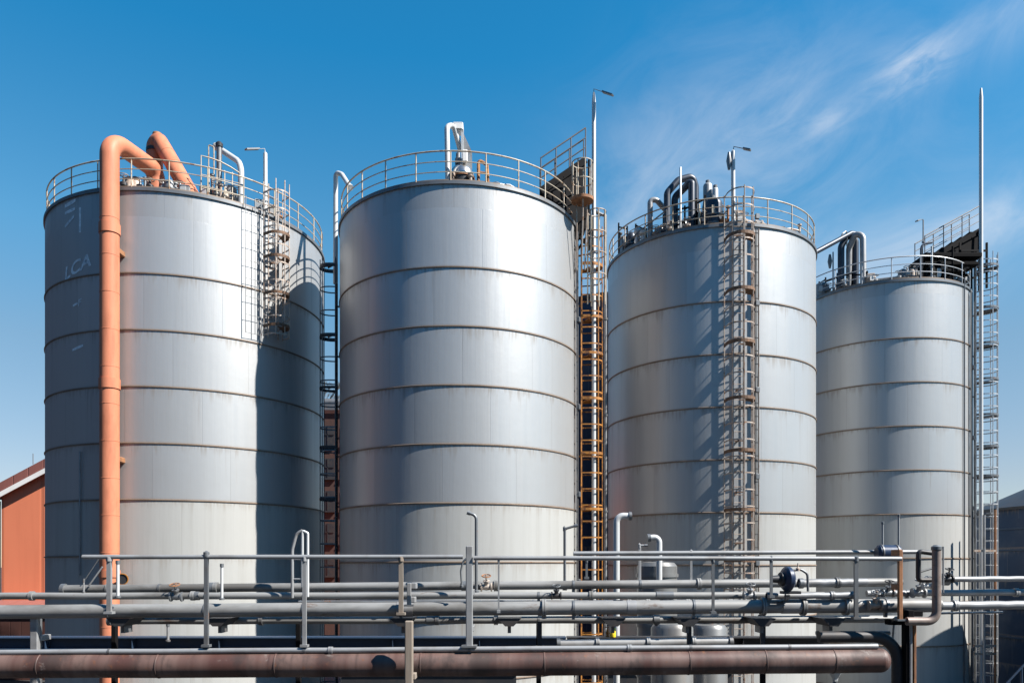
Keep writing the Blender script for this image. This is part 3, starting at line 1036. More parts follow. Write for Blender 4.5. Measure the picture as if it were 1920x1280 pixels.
def valve_set(label, T, spots, mats, name='valve_manifold', pipe=True, seed=1):
    """a skid of valves, small vessels and linking pipe at the roof edge"""
    rnd = random.Random(seed)
    b = on_roof(T, sum(s[0] for s in spots) / len(spots), .6)
    root = thing(name, label, 'valves', b)
    prev = None
    for px, h, back, kind in spots:
        p = on_roof(T, px, back)
        m = mats[rnd.randrange(len(mats))]
        if kind == 'v':      # valve with hand wheel
            MB().lathe(p, [(0, 0), (.13, 0), (.13, .04), (.07, .05), (.07, h * .4), (.13, h * .45), (.13, h * .6), (.05, h * .66), (.03, h * .95), (0, h * .95)], 12).build('valve_body', m, root, 30)
            MB().tube([p + Vector((.15 * math.cos(a * PI / 6), .15 * math.sin(a * PI / 6), h)) for a in range(12)], .015, 5, closed=True).beam(p + Vector((-.15, 0, h)), p + Vector((.15, 0, h)), .02, .02).build('hand_wheel', mats[-1], root)
        elif kind == 'd':    # domed drum
            MB().lathe(p, [(0, 0), (.2, 0), (.2, h * .72), (.17, h * .88), (.09, h * .97), (0, h)], 18).build('drum', m, root)
            MB().lathe(p + Vector((0, 0, h * .35)), [(.2, 0), (.23, .0), (.23, .05), (.2, .05)], 18).build('drum_band', GALV_D, root, 30)
        elif kind == 'p':    # riser
            MB().tube([p, p + Vector((0, 0, h))], .05, 10).lathe(p + Vector((0, 0, h)), [(0, 0), (.09, 0), (.09, .06), (0, .08)], 10).build('riser', m, root)
        elif kind == 'b':    # box
            MB().box(p + Vector((0, 0, h / 2)), (.36, .3, h), rnd.uniform(-.4, .4), .03).build('control_box', m, root, 0)
            MB().box(p + Vector((0, -.17, h * .6)), (.2, .03, h * .4)).build('box_door', WHITEP, root, 0)
        elif kind == 's':    # white ball top
            MB().lathe(p, [(0, 0), (.10, 0), (.10, h * .6), (.14, h * .62)] + [(.17 * math.cos(a), h * .8 + .17 * math.sin(a)) for a in (-.9, -.5, 0, .5, 1.0, 1.3)] + [(0, h * .8 + .17)], 16).build('ball_vent', WHITEP, root)
        if prev is not None and pipe:
            a = prev + Vector((0, 0, .22 + .1 * rnd.random()))
            c = p + Vector((0, 0, .22 + .1 * rnd.random()))
            MB().tube(fillet([a, a.lerp(c, .5) + Vector((0, 0, .12 * rnd.random())), c], .1, 3), .035, 8).build('link_pipe', m, root)
        prev = p
    return root


valve_set('dark valves and hand wheels behind the tall salmon pipe bend', T1, [(232, .7, .5, 'v'), (243, .9, 1.0, 'd'), (254, 1.0, 1.2, 'd'), (263, .55, .5, 'v'), (272, .75, .9, 'p'), (281, .5, .4, 'v')], [BLACK, GALV_D, RUSTL], seed=3)
valve_set('small grey fittings under the slanting salmon leg', T1, [(306, .5, .45, 'v'), (318, .55, .4, 'd'), (329, .4, .35, 'p'), (338, .55, .5, 'v'), (347, .4, .4, 'b')], [GALV, GALV_D, RUSTL], seed=4)
valve_set('cluttered valves inside the pale guard frame by the bent pipe', T1, [(385, .7, .8, 'b'), (398, 1.1, .7, 'p'), (405, .8, .5, 'v'), (414, .95, 1.0, 'p'), (423, .8, .55, 'v'), (433, 1.0, .8, 'd'), (442, .8, .5, 'v')], [GALV_D, RUSTL, BLACK, GALV], seed=5)
valve_set('rusty boxes and valves at the head of the short ladder', T1, [(487, .55, .35, 'b'), (503, .5, .5, 'v'), (514, .6, .4, 'b'), (524, .5, .4, 'v')], [RUSTL, RUST, GALV], seed=6)

# tank 2 items
p = on_roof(T2, 840, .35)
p2 = W(858, 278, p.y + .5)
gooseneck('pale hairpin pipe beside the agitator dome', p, [W(838, 238, p.y), W(850, 234, p.y + .2), W(864, 285, p.y + .5)], S(5, p.y), WHITEP, .22)


def agitator():
    b = on_roof(T2, 866, .75)
    root = thing('agitator', 'domed agitator with white gearbox head on the tank roof', 'machine', b)
    Yb = b.y
    R = S(23, Yb)
    MB().lathe(b, [(0, 0), (R * 1.08, 0), (R * 1.08, .14), (R * .98, .16), (R * .98, .42)], 28).build('base_drum', BLACK, root, 30)
    MB().lathe(b, [(R * .99, .42), (R * 1.06, .42), (R * 1.06, .50), (R * .99, .50)], 28).build('base_flange', RUST, root, 30)
    MB().lathe(b, [(R, .50)] + [(R * math.cos(a), .52 + R * 1.0 * math.sin(a)) for a in (.2, .5, .8, 1.1, 1.35)] + [(0, .52 + R)], 28).build('dome', STAIN, root)
    q = W(866, 292, Yb)
    MB().lathe((b.x - .12, b.y - .1, b.z + .52 + R * .9), [(0, 0), (.11, 0), (.11, .2), (.08, .22), (.08, .38), (0, .38)], 14).build('coupling', GALV_D, root, 30)
    c = W(859, 242, Yb)
    MB().box(c, (S(20, Yb), .42, S(15, Yb)), 0, .03).build('gearbox', WHITEP, root, 0)
    MB().box(c + Vector((.02, -.225, -.02)), (S(12, Yb), .03, S(9, Yb))).build('gearbox_door', TRIM, root, 0)
    a0, a1 = W(867, 249, Yb - .1), W(868, 312, Yb - .1)
    MB().beam(a0, a1, .09, .09).build('support_post', WHITEP, root, 0)
    s = MB()
    k = [W(868, 248, Yb), W(885, 285, Yb), W(885, 328, Yb), W(868, 328, Yb)]
    s.add([v + Vector((0, d, 0)) for d in (.0, .05) for v in k], [(0, 1, 2, 3), (7, 6, 5, 4), (0, 4, 5, 1), (1, 5, 6, 2), (2, 6, 7, 3), (3, 7, 4, 0)])
    s.build('side_plate', GALV, root, 0)
    MB().box(W(872, 294, Yb - .3), (S(9, Yb), .2, S(22, Yb)), 0, .02).build('control_box', TRIM, root, 0)
    for px in (848, 882):
        MB().lathe(on_roof(T2, px, .3), [(0, 0), (.06, 0), (.06, .3), (.1, .32), (.1, .42), (0, .46)], 12).build('drain_valve', RUSTL, root, 30)


agitator()
p = on_roof(T2, 897, .5)
r0 = thing('guard_hoop', 'orange rusty hoop frame beside the domed agitator', 'hoop', p)
q = on_roof(T2, 916, .5)
MB().tube(fillet([p, W(897, 300, p.y), W(913, 309, q.y), q], .08, 4), .055, 8).build('hoop', ORANGE, r0)
MB().tube([W(897, 322, p.y), W(915, 325, q.y)], .03, 6).build('cross_rail', RUST, r0)
MB().box(on_roof(T2, 906, .6) + Vector((0, 0, .15)), (.3, .3, .3), .2, .03).build('foot_box', RUST, r0, 0)
valve_set('small flat hatch fittings near the rail beyond the orange hoop', T2, [(930, .22, .4, 'v'), (945, .18, .5, 'b'), (965, .2, .5, 'v'), (985, .22, .6, 'b')], [GALV, RAILG], seed=8)
p = Vector((W(629, 0, 30.2).x, 30.2, EYE + 11.0))
gooseneck('pale pipe rising from the dark ladder and hooking over the domed tank rim', p, [W(629.5, 323, 30.2), W(641, 327, 30.0), W(657, 352, 29.4)], S(4.3, 30.2), WHITEP, .35, flange=False)
p = Vector((W(1113.5, 0, 29.9).x, 29.9, .05))
pole('tall white lamp pole above the orange ladder', p, W(1113.5, 174, 29.9), S(4, 29.9), WHITEP, [W(1113.5, 167, 29.9), W(1147, 178, 29.5)], head=.45)
r0 = thing('drain_pipe', 'thin grey vertical pipe right of the orange ladder in the gap', 'pipe', (W(1135, 0, 31).x, 31, 0))
MB().tube([(W(1135, 0, 31).x, 31, 0), W(1135, 405, 31), W(1118, 398, 30.6)], .07, 10).build('pipe_body', GALV, r0)
for py in (600, 780, 960):
    z = W(0, py, 31).z
    MB().lathe((W(1135, 0, 31).x, 31, z), [(.07, 0), (.095, 0), (.095, .08), (.07, .08)], 10).build('clamp', GALV_D, r0, 30)

# upper cage cylinder and rusty collar beside the platform
def cage_head():
    c = W(1092, 375, 28.4)
    root = thing('cage_head', 'round rusty cage head hanging under the dark platform', 'cage', c)
    r = S(20, 28.4)
    MB().lathe(c, [(0, -.05), (r * .9, -.07), (r * 1.05, -.06), (r * 1.07, .04), (r, .05), (0, .03)], 24).build('collar', RUST, root, 30)
    zt = W(0, 306, 28.4).z
    for k in range(9):
        a = 2 * PI * k / 9
        q = c + Vector((r * .97 * math.cos(a), r * .97 * math.sin(a), 0))
        MB().tube([q, (q.x, q.y, zt)], .022, 6).build('cage_bar', RAILP, root)
    for sx, sy in ((-.5, .5), (.5, .6), (0, -.6)):
        MB().tube([c + Vector((r * sx, r * sy, -.05)), c + Vector((r * sx * .8, r * sy + .5, -2.3))], .028, 6).build('prop', RUSTL, root)
    for z in (zt, (zt + c.z) / 2):
        MB().tube([(c.x + r * .97 * math.cos(2 * PI * i / 24), c.y + r * .97 * math.sin(2 * PI * i / 24), z) for i in range(24)], .022, 6, closed=True).build('cage_hoop', RAILP, root)
    c2 = W(1119, 470, 29.2)
    root2 = thing('cage_head', 'pale open cage frame on the sky side of the orange ladder', 'cage', c2)
    r2 = S(17, 29.2)
    zt2 = W(0, 398, 29.2).z
    for k in range(7):
        a = 2 * PI * k / 7 + .3
        q = c2 + Vector((r2 * math.cos(a), r2 * math.sin(a), 0))
        MB().tube([(q.x, q.y, c2.z - 2.0), (q.x, q.y, zt2)], .026, 6).build('cage_bar', RAILP, root2)
    for z in (zt2, zt2 - .8, zt2 - 1.6, zt2 - 2.4):
        MB().tube([(c2.x + r2 * math.cos(2 * PI * i / 20), c2.y + r2 * math.sin(2 * PI * i / 20), z) for i in range(20)], .024, 6, closed=True).build('cage_hoop', RUSTL, root2)


cage_head()

# tank 3 roof
def arch(label, T, px0, px1, tops, r, mat, back0=.5, back1=.6, fr=.4):
    a, b = on_roof(T, px0, back0), on_roof(T, px1, back1)
    n = len(tops)
    mid = [W(px, py, a.y + (b.y - a.y) * (i + .5) / n) for i, (px, py) in enumerate(tops)]
    root = thing('pipe_arch', label, 'pipe', a, 'dark pipe arches on the tank roofs')
    MB().tube(fillet([a] + mid + [b], fr, 7), r, 16).build('pipe_body', mat, root)
    for q in (a, b):
        MB().lathe(q + Vector((0, 0, .12)), [(r, 0), (r * 1.5, 0), (r * 1.5, .07), (r, .07)], 16).build('flange', GALV_D, root, 30)
    return root


arch('thick dark pipe arch, higher of the pair on the tank behind the rusty ladder', T3, 1251, 1304, [(1251, 362), (1272, 338), (1298, 331), (1304, 350)], S(6.5, 31), DARKPIPE, .5, 1.4, .35)
arch('thick dark pipe arch, lower of the pair on the tank behind the rusty ladder', T3, 1265, 1297, [(1265, 370), (1284, 352), (1297, 338)], S(6.5, 31), DARKPIPE, .9, .7, .3)
p = on_roof(T3, 1219, .5)
gooseneck('light grey hooked pipe left of the dark arches', p, [W(1219, 376, p.y), W(1230, 374, p.y), W(1250, 396, p.y + .2)], S(5, p.y), GALV, .3)
p = on_roof(T3, 1276, .6)
pole('thin white rod standing in front of the dark pipe arches', p, W(1276, 313, p.y), .045, WHITEP, name='vent_rod', cat='rod')
p = on_roof(T3, 1311, .15)
pole('thin yellowed post at the rim beside the domed vessel', p, W(1311, 382, p.y), .04, RAILP, name='marker_post', cat='post')
p = on_roof(T3, 1375, .2)
pole('pale lamp pole with a wind vane above the rusty caged ladder', p, W(1374.5, 282, p.y), S(4, p.y), WHITEP, [W(1376, 275, p.y), W(1405, 281, p.y - .3)], flag=W(1367, 302, p.y), arm_r=.02, head=.25)


def domed_vessel(label, T, px, py, wpx, back, mat, extra=True):
    b = on_roof(T, px, back)
    r = S(wpx / 2, b.y)
    h = W(0, py, b.y).z - b.z
    root = thing('domed_vessel', label, 'vessel', b)
    MB().lathe(b, [(0, 0), (r, 0), (r, h - r * .8)] + [(r * math.cos(a), h - r * .8 + r * .8 * math.sin(a)) for a in (.3, .6, .9, 1.2, 1.4)] + [(0, h)], 24).build('body', mat, root)
    for f in (.25, .6):
        MB().lathe(b + Vector((0, 0, f * (h - r))), [(r, 0), (r * 1.08, 0), (r * 1.08, .06), (r, .06)], 24).build('band', GALV_D, root, 30)
    if extra:
        MB().box(b + Vector((-r * .2, -r * 1.02, h * .55)), (.14, .08, .34), 0, .02).build('gauge', RAILP, root, 0)
        MB().tube(fillet([b + Vector((-r * .9, -r * .5, .1)), b + Vector((-r * .9, -r * .5, h * .3)), b + Vector((r * .7, -r * 1.1, h * .42))], .1, 4), .04, 8).build('side_pipe', RUSTL, root)
    MB().lathe(b + Vector((0, 0, h - .03)), [(0, 0), (.09, 0), (.09, .12), (0, .14)], 10).build('top_nozzle', GALV_D, root, 30)


domed_vessel('dark domed vessel beside the rusty ladder head', T3, 1336, 372, 38, .75, DARKPIPE)
domed_vessel('blue grey dome vessel rising behind the darker vessel', T3, 1327, 343, 17, 2.2, GALV, False)
domed_vessel('small white capped vessel behind the dark domed vessel', T3, 1341, 352, 11, 2.0, WHITEP, False)
valve_set('white ball vents and dark boxes at the shaded end of the tank roof', T3, [(1163, .95, .35, 'p'), (1172, .75, .5, 'b'), (1184, .85, .6, 'd'), (1196, .85, .5, 's'), (1206, .6, .35, 's')], [DARKPIPE, BLACK, GALV_D], seed=11)
valve_set('tangle of valves round the feet of the dark pipe arches', T3, [(1229, .6, .5, 'v'), (1238, .8, 1.0, 'd'), (1245, .5, .4, 'v'), (1257, .5, .3, 'v'), (1272, .8, 1.1, 'b'), (1281, .9, 1.2, 'd'), (1289, .55, .4, 'v'), (1308, .9, 1.3, 'p'), (1317, .7, .4, 'v')], [DARKPIPE, GALV_D, GALV, RUSTL], seed=12)
valve_set('rusted fittings inside the head of the front ladder', T3, [(1356, .6, .4, 'v'), (1365, .9, .6, 'p'), (1385, .7, .5, 'b'), (1396, .6, .5, 'v')], [RUSTL, RUST, GALV_D], seed=13)
valve_set('low hatches along the open rail on the sunlit tank roof', T3, [(1421, .3, .4, 'b'), (1440, .2, .7, 'v'), (1465, .25, .6, 'v'), (1499, .5, .4, 'p')], [RUSTL, GALV], seed=14)
def roof_frame(label, T, pxs, tops, back, mat, cross):
    base = [on_roof(T, px, back) for px in pxs]
    root = thing('steel_gantry', label, 'frame', base[0])
    tp = [W(px, py, b.y) for px, py, b in zip(pxs, tops, base)]
    for b, q in zip(base, tp):
        MB().beam(b, q, .06, .06).build('upright', mat, root, 0)
    for (i, j, f0, f1) in cross:
        MB().beam(base[i].lerp(tp[i], f0), base[j].lerp(tp[j], f1), .045, .06).build('crossbar', mat, root, 0)
    return root


roof_frame('dark steel frame among the pipe arches on the tank behind the rusty ladder', T3, (1244, 1262, 1284, 1306, 1322, 1348), (402, 392, 386, 372, 366, 388), .75, BLACK_M,
           [(0, 1, .6, .6), (1, 2, .4, .5), (2, 3, .55, .5), (1, 3, .95, .8), (3, 4, .6, .55), (4, 5, .5, .8), (3, 5, .25, .3), (0, 2, .2, .25), (2, 4, .9, .9)])
roof_frame('dark frame round the white ball vents at the shaded rim', T3, (1160, 1176, 1192, 1212), (418, 424, 420, 428), .8, BLACK_M,
           [(0, 1, .9, .9), (1, 2, .6, .6), (2, 3, .95, .9), (0, 3, .4, .4)])
roof_frame('dark frame at the feet of the arches on the farthest tank', T4, (1536, 1548, 1570, 1598, 1626), (528, 520, 512, 508, 508), .6, BLACK_M,
           [(0, 1, .9, .9), (1, 2, .8, .8), (2, 3, .8, .9), (3, 4, .8, .8)])
valve_set('second row of dark valves behind the pipe arches', T3, [(1225, .9, 1.6, 'd'), (1240, .8, 1.7, 'v'), (1256, 1.0, 1.8, 'b'), (1273, 1.2, 1.6, 'p'), (1288, .9, 1.9, 'd'), (1312, 1.1, 1.2, 'd'), (1322, 1.3, 1.0, 'p'), (1350, 1.0, .7, 'v')], [BLACK, DARKPIPE, GALV_D, RUSTL], seed=31)
valve_set('dark motors and valves beside the roof stair of the farthest tank', T4, [(1745, .9, .8, 'd'), (1757, 1.0, 1.0, 'b'), (1770, .8, .7, 'v'), (1784, 1.1, 1.1, 'd'), (1797, .8, .8, 'v'), (1810, .9, 1.0, 'b')], [BLACK_M, BLACK, GALV_D], seed=32)
# inclined handrail at the left of tank 3
a, b = on_roof(T3, 1168, .2), on_roof(T3, 1250, .2)
r0 = thing('sloping_handrail', 'dark sloping handrail rising towards the pipe arches', 'handrail', a)
MB().tube([W(1180, 452, a.y - .6), W(1196, 436, (a.y + b.y) / 2), W(1250, 394, b.y)], .03, 8).build('rail', GALV_D, r0)
MB().tube([W(1196, 462, (a.y + b.y) / 2 - .3), W(1250, 424, b.y)], .02, 8).build('lower_rail', GALV_D, r0)
for px, y0, y1, Y in ((1196, 470, 436, (a.y + b.y) / 2), (1250, 440, 394, b.y)):
    MB().tube([W(px, y0, Y), W(px, y1, Y)], .024, 6).build('post', GALV_D, r0)
# tank 4 roof
arch('dark pipe arch on the farthest grey tank, left leg of a pair', T4, 1577, 1604, [(1577, 462), (1590, 440), (1604, 448)], S(6, 37), DARKPIPE, .5, 1.0, .45)
arch('pale fronted pipe arch on the farthest grey tank beside the dark arch', T4, 1592, 1619, [(1592, 466), (1603, 438), (1618, 442)], S(5.5, 37), GALV, .9, .6, .45)
r0 = thing('bridge_pipe', 'slanting dark pipe spanning from the sunlit tank to the farthest arches', 'pipe', W(1520, 478, 35.5))
MB().tube(fillet([W(1512, 482, 35.3), W(1596, 437, 37), W(1612, 440, 37.2)], .3), S(4.5, 36.5), 12).build('pipe_body', DARKPIPE, r0)
MB().tube(fillet([W(1575, 447, 36.6), W(1580, 438, 36.6), W(1588, 432, 36.7), W(1588, 462, 36.8)], .08), .03, 6).build('strap', GALV_D, r0)
p = on_roof(T4, 1562, .4)
pole('thin grey rod with a small wedge vane on the farthest grey tank', p, W(1562, 472, p.y), .035, GALV, name='vent_rod', cat='rod', flag=W(1556, 490, p.y))
valve_set('crowded fittings at the shaded edge of the farthest grey tank', T4, [(1537, .7, .3, 'b'), (1545, .8, .5, 'd'), (1553, .6, .4, 'v'), (1567, .5, .4, 'v'), (1583, .5, .3, 'v')], [GALV, GALV_D, WHITEP], seed=21)
valve_set('rust and cream valves along the rail of the farthest grey tank', T4, [(1632, .6, .5, 'b'), (1641, .5, .5, 'v'), (1685, .55, .5, 'v'), (1693, .7, .6, 'd'), (1701, .75, .5, 'v'), (1710, .7, .6, 'd'), (1719, .8, .6, 'v')], [RUSTL, GALV_D, GALV], seed=22)
p = W(1731, 455, 35.8)
pole('small floodlight on a thin rod above the dark platform corner', p, W(1731, 412, 35.8), .03, GALV_D, [W(1730, 411, 35.8), W(1720, 414, 35.7)], head=.12)
p = Vector((W(1839.5, 0, 36.2).x, 36.2, .05))
pole('tallest slim white pole rising past the sloping handrails', p, W(1839.5, 166, 36.2), S(3.6, 36.2), WHITEP, name='lightning_pole')
# conduit down the front of tank 4
azc = 36
r0 = thing('conduit', 'thin grey conduit running down the sunlit front of the farthest tank', 'conduit', surf(T4, azc, .05))
MB().tube([surf(T4, azc, .05, .1), surf(T4, azc, .05, T4.top + .3)], .03, 8).build('pipe_body', GALV_D, r0)
# conduit and letters on tank 1
def az_for_px(T, px):
    Y = rimY(T, px)
    x = (px - CX) / F * Y
    return math.degrees(math.atan2(x - T.X, T.Y - Y)), Y


def strip_on(T, px, y0, y1, w, name, mat, parent):
    az, Y = az_for_px(T, px)
    a, b = W(px, y0, Y).z, W(px, y1, Y).z
    m = MB()
    n = Vector((math.sin(rad(az)), -math.cos(rad(az)), 0))
    m.beam(surf(T, az, .006, b), surf(T, az, .006, a), w, .008)
    return m.build(name, mat, parent, 0)


az, Yc = az_for_px(T1, 152)
r0 = thing('conduit', 'thin pale conduit on the shaded wall left of the salmon pipe', 'conduit', surf(T1, az, .05))
MB().tube([surf(T1, az, .05, W(0, 1078, Yc).z), surf(T1, az, .05, W(0, 846, Yc).z)], .028, 8).build('pipe_body', GALV, r0)


def wall_text(T, txt, px, py, hpx, parent, name, shear=.0, slope=0.0):
    az0, Y = az_for_px(T, px)
    cu = bpy.data.curves.new('lettering', 'FONT')
    cu.body = txt
    cu.size = 1.0
    cu.shear = shear
    cu.extrude = 0
    cu.offset = .022
    o = bpy.data.objects.new('tmp_lettering', cu)
    C.objects.link(o)
    dg = bpy.context.evaluated_depsgraph_get()
    me = bpy.data.meshes.new_from_object(o.evaluated_get(dg))
    bpy.data.objects.remove(o)
    h = S(hpx, Y) / .72
    z0 = W(0, py, Y).z
    m = MB()
    vs = []
    for v in me.vertices:
        a = az0 + math.degrees(v.co.x * h * 1.15 / T.R)
        vs.append(surf(T, a, .008, z0 + v.co.y * h + slope * v.co.x * h))
    m.add(vs, [tuple(p.vertices) for p in me.polygons])
    bpy.data.meshes.remove(me)
    return m.build(name, PAINT, parent, 0)


wall_text(T1, 'LCA', 121, 527, 24, T1.root, 'painted_lettering', .12, .30)
wall_text(T1, 'F', 146, 574, 12, T1.root, 'painted_lettering', .1, .2)
strip_on(T1, 150.5, 389, 436, .075, 'painted_mark', PAINT, T1.root)
for (xa, ya, xb, yb, w) in ((122, 386, 142, 374, .10), (122, 399, 141, 390, .07), (122, 424, 139, 404, .07), (137, 572, 146, 567, .03), (136, 655, 156, 646, .05)):
    m = MB()
    n = 5
    L = []
    for i in range(n + 1):
        px, py = xa + (xb - xa) * i / n, ya + (yb - ya) * i / n
        az, Y = az_for_px(T1, px)
        z = W(px, py, Y).z
        k = w * (.4 + .6 * math.sin(PI * (i + .5) / (n + 1)))
        L.append((surf(T1, az, .008, z - k / 2 - .05), surf(T1, az, .008, z + k / 2)))
    vs = [q for pr in L for q in pr]
    m.add(vs, [(2 * i, 2 * i + 2, 2 * i + 3, 2 * i + 1) for i in range(n)])
    m.build('painted_mark', PAINT, T1.root, 0)

# ------------------------------------------------------------------ pipe rack in front of the tanks
def rack_pipe(label, p0, p1, Y, rpx, mat, joints=(), clamps=(), cap0=False, cap1=False, Y1=None, name='rack_pipe', sag=0.0, sleeves=(), seg=18, group='pipes of the rack'):
    Y1 = Y if Y1 is None else Y1
    a, b = W(p0[0], p0[1], Y), W(p1[0], p1[1], Y1)
    r = S(rpx, Y)
    root = thing(name, label, 'pipe', (a + b) / 2, group)
    n = 14
    rnd = random.Random(int(p0[1] * 7 + rpx))
    pts = [a.lerp(b, i / n) + Vector((0, 0, (-sag * math.sin(PI * i / n) if sag else 0) + (rnd.uniform(-.0045, .0045) if 0 < i < n else 0))) for i in range(n + 1)]
    MB().tube(pts, r, seg).build('pipe_body', mat, root)
    d = (b - a).normalized()

    def at(px):
        f = (px - p0[0]) / (p1[0] - p0[0])
        i = max(0, min(n - 1, int(f * n)))
        return pts[i].lerp(pts[i + 1], f * n - i)
    jm = MB().lathe((0, 0, 0), [(r * .98, -.035), (r * 1.35, -.035), (r * 1.35, -.004), (r * 1.1, -.003), (r * 1.1, .003), (r * 1.35, .004), (r * 1.35, .035), (r * .98, .035)], 18, axis=(1, 0, 0)).mesh('flange', smooth=30)
    for px in joints:
        piece('flange', jm, GALV_D if rnd.random() < .5 else mat, root, at(px))
    cm = MB().lathe((0, 0, 0), [(r * 1.0, -.02), (r * 1.12, -.02), (r * 1.12, .02), (r * 1.0, .02)], 16, axis=(1, 0, 0)).box((0, 0, -r * 1.35), (.05, .06, r * .6)).mesh('clamp', smooth=30)
    for px in clamps:
        piece('clamp', cm, GALV_D, root, at(px))
    for pa, pb, k in sleeves:
        q = [at(pa + (pb - pa) * i / 4) for i in range(5)]
        MB().tube(q, r * k, seg).build('sleeve', GALV_D if k > 1.1 else GALV, root)
    for f, px in ((cap0, p0[0]), (cap1, p1[0])):
        if f:
            MB().lathe(at(px), [(0, -.05), (r * 1.3, -.05), (r * 1.3, .02), (r, .03)], 18, axis=(d if px == p1[0] else -d)).build('end_cap', GALV_D, root, 30)
    return root, at, r


# upper hand rails ------------------------------------------------
def hand_rail(label, rails, posts, mat, name='handrail'):
    (p0, p1, Y, r) = rails[0]
    root = thing(name, label, 'handrail', (W(*p0, Y) + W(*p1, Y)) / 2, 'handrails over the pipe rack')
    for (p0, p1, Y, rp) in rails:
        MB().tube([W(*p0, Y), W(*p1, Y)], S(rp, Y), 12).build('top_rail', mat, root)
    for (px, y0, y1, w, Y, m) in posts:
        a, b = W(px, y0, Y), W(px, y1, Y)
        MB().beam(b, a, S(w, Y), S(w * .8, Y)).build('post', m, root, 0)
        MB().lathe(a, [(0, -.05), (S(w * .75, Y), -.05), (S(w * .75, Y), .02), (0, .05)], 12).build('post_cap', m, root, 30)
        MB().box(b + Vector((0, 0, .02)), (S(w * 2.0, Y), .12, .04)).build('foot', m, root, 0)
    return root


YR = 12.95
hand_rail('grey handrail over the left half of the pipe rack', [((155, 1043.5), (868, 1043.5), YR, 4.2)],
          [(205, 1046, 1150, 8, YR, GALV), (387, 1037, 1212, 7.5, YR, GALV_D), (571, 1046, 1212, 7, YR, GALV), (752, 1046, 1152, 8, YR, WOODY)], GALV)
hand_rail('lower grey handrail over the right half of the pipe rack', [((888, 1045.5), (1690, 1047), YR, 4.2)],
          [(935, 1048, 1148, 3, YR, GALV), (1100, 1048, 1085, 4, YR, GALV_D), (1337, 1048, 1150, 5, YR, GALV_D), (1446, 1046, 1120, 5, YR, GALV_D), (1605, 1046, 1160, 7, YR, GALV_D)], GALV)
hand_rail('upper pale handrail behind the lower one at the right', [((1075, 1037), (1742, 1034), 14.4, 4)],
          [(1058, 990, 1100, 3.5, 14.4, GALV_D), (1199, 1022, 1090, 3.5, 14.4, GALV), (1296, 1034, 1090, 4, 14.4, GALV)], GALV)

# main pipes ------------------------------------------------------
rack_pipe('thick grey pipe, widest of the galvanised pipes in the rack', (-70, 1147), (1762, 1134), 13.7, 13, GALVX, joints=(1020, 1430, 1505, 1585), clamps=(205, 387, 571, 752, 880, 1075, 1300, 1660), sleeves=((1465, 1500, 1.06), (745, 775, 1.06), (1175, 1192, 1.05)))
rack_pipe('grey pipe just above the widest pipe, longest thin one at left', (-70, 1117), (1545, 1115), 13.9, 6.5, GALVX, joints=(60, 362, 1108), clamps=(205, 387, 571, 752, 1010, 1240), sleeves=((360, 374, 1.25), (1230, 1262, 1.2)))
rack_pipe('grey pipe under the handrail with a flanged left end', (118, 1104), (1690, 1091), 14.1, 8, GALVX, joints=(205, 405, 930, 1310), clamps=(300, 571, 752, 1075, 1200), cap0=True, sleeves=((388, 408, 1.3), (865, 884, 1.15)))
rack_pipe('shaded grey pipe slung under the widest pipe', (205, 1163), (1692, 1160), 14.3, 7, GALVX, joints=(490, 820, 930), clamps=(571, 1010, 1230), cap0=True, sleeves=((800, 822, 1.2), (1225, 1236, 1.3)))
rack_pipe('thin pale pipe lying along the top of the brown pipe', (-70, 1223), (1645, 1211), 12.95, 5.2, GALV, joints=(620, 1180), clamps=(205, 571, 880, 1295, 1480))
rack_pipe('short pale blue grey pipe behind the brown pipe near the yellow canister', (1046, 1207), (1371, 1203), 15.2, 9, GALV, joints=(1120, 1215, 1300), cap0=True, cap1=True)
rack_pipe('thin dark pipe between the two thin pipes and the widest one', (560, 1128), (1560, 1126), 14.9, 3, GALV_D, clamps=(700, 1000, 1300))
rack_pipe('uppermost bright pipe leaving to the right of the rusty upright', (1768, 1085.5), (2010, 1084), 13.9, 5.2, GALV, joints=(1782,), cap0=True, sleeves=((1768, 1778, 2.2),))
rack_pipe('middle bright pipe leaving to the right of the rusty upright', (1625, 1112), (2010, 1109), 14.0, 6, GALV, joints=(1905, 1645), clamps=(1700,))
rack_pipe('lowest bright pipe leaving to the right of the rusty upright', (1762, 1135), (2010, 1132.5), 13.8, 8, GALV, joints=(1790,))
rack_pipe('very thin pale pipe ending in mid air right of the upright', (1762, 1149), (1880, 1147), 14.2, 2.2, GALV)
rack_pipe('short bright pipe right of the blue casing', (1500, 1093), (1625, 1091), 13.9, 7.5, GALV, joints=(1570,), cap0=True)
rack_pipe('short bright pipe under the blue casing', (1440, 1117), (1600, 1115), 13.6, 6, GALV, joints=(1475, 1560), cap0=True, cap1=True)
rack_pipe('small grey pipe with fittings under the wide pipe line', (1150, 1127), (1420, 1127), 14.6, 3.4, GALVX, joints=(1180, 1215, 1290, 1335, 1370))
# brown pipe
root, at, r = rack_pipe('big brown rusted pipe along the bottom of the photo', (-70, 1247.5), (1650, 1237), 13.0, 23, BROWN, clamps=(), name='brown_pipe', seg=32, sag=.02)
sm = MB().lathe((0, 0, 0), [(r + .001, -.014), (r + .008, -.008), (r + .008, .008), (r + .001, .014)], 32, axis=(1, 0, 0)).mesh('weld_seam')
for px in (80, 300, 520, 790, 1020, 1290, 1432, 1560):
    piece('weld_seam', sm, BROWN, root, at(px))
e = at(1650)
MB().lathe(e, [(r, 0)] + [(r * math.cos(a), .16 * math.sin(a)) for a in (.3, .6, .9, 1.2)] + [(0, .16)], 32, axis=(1, 0, 0)).build('end_cap', BROWN, root)
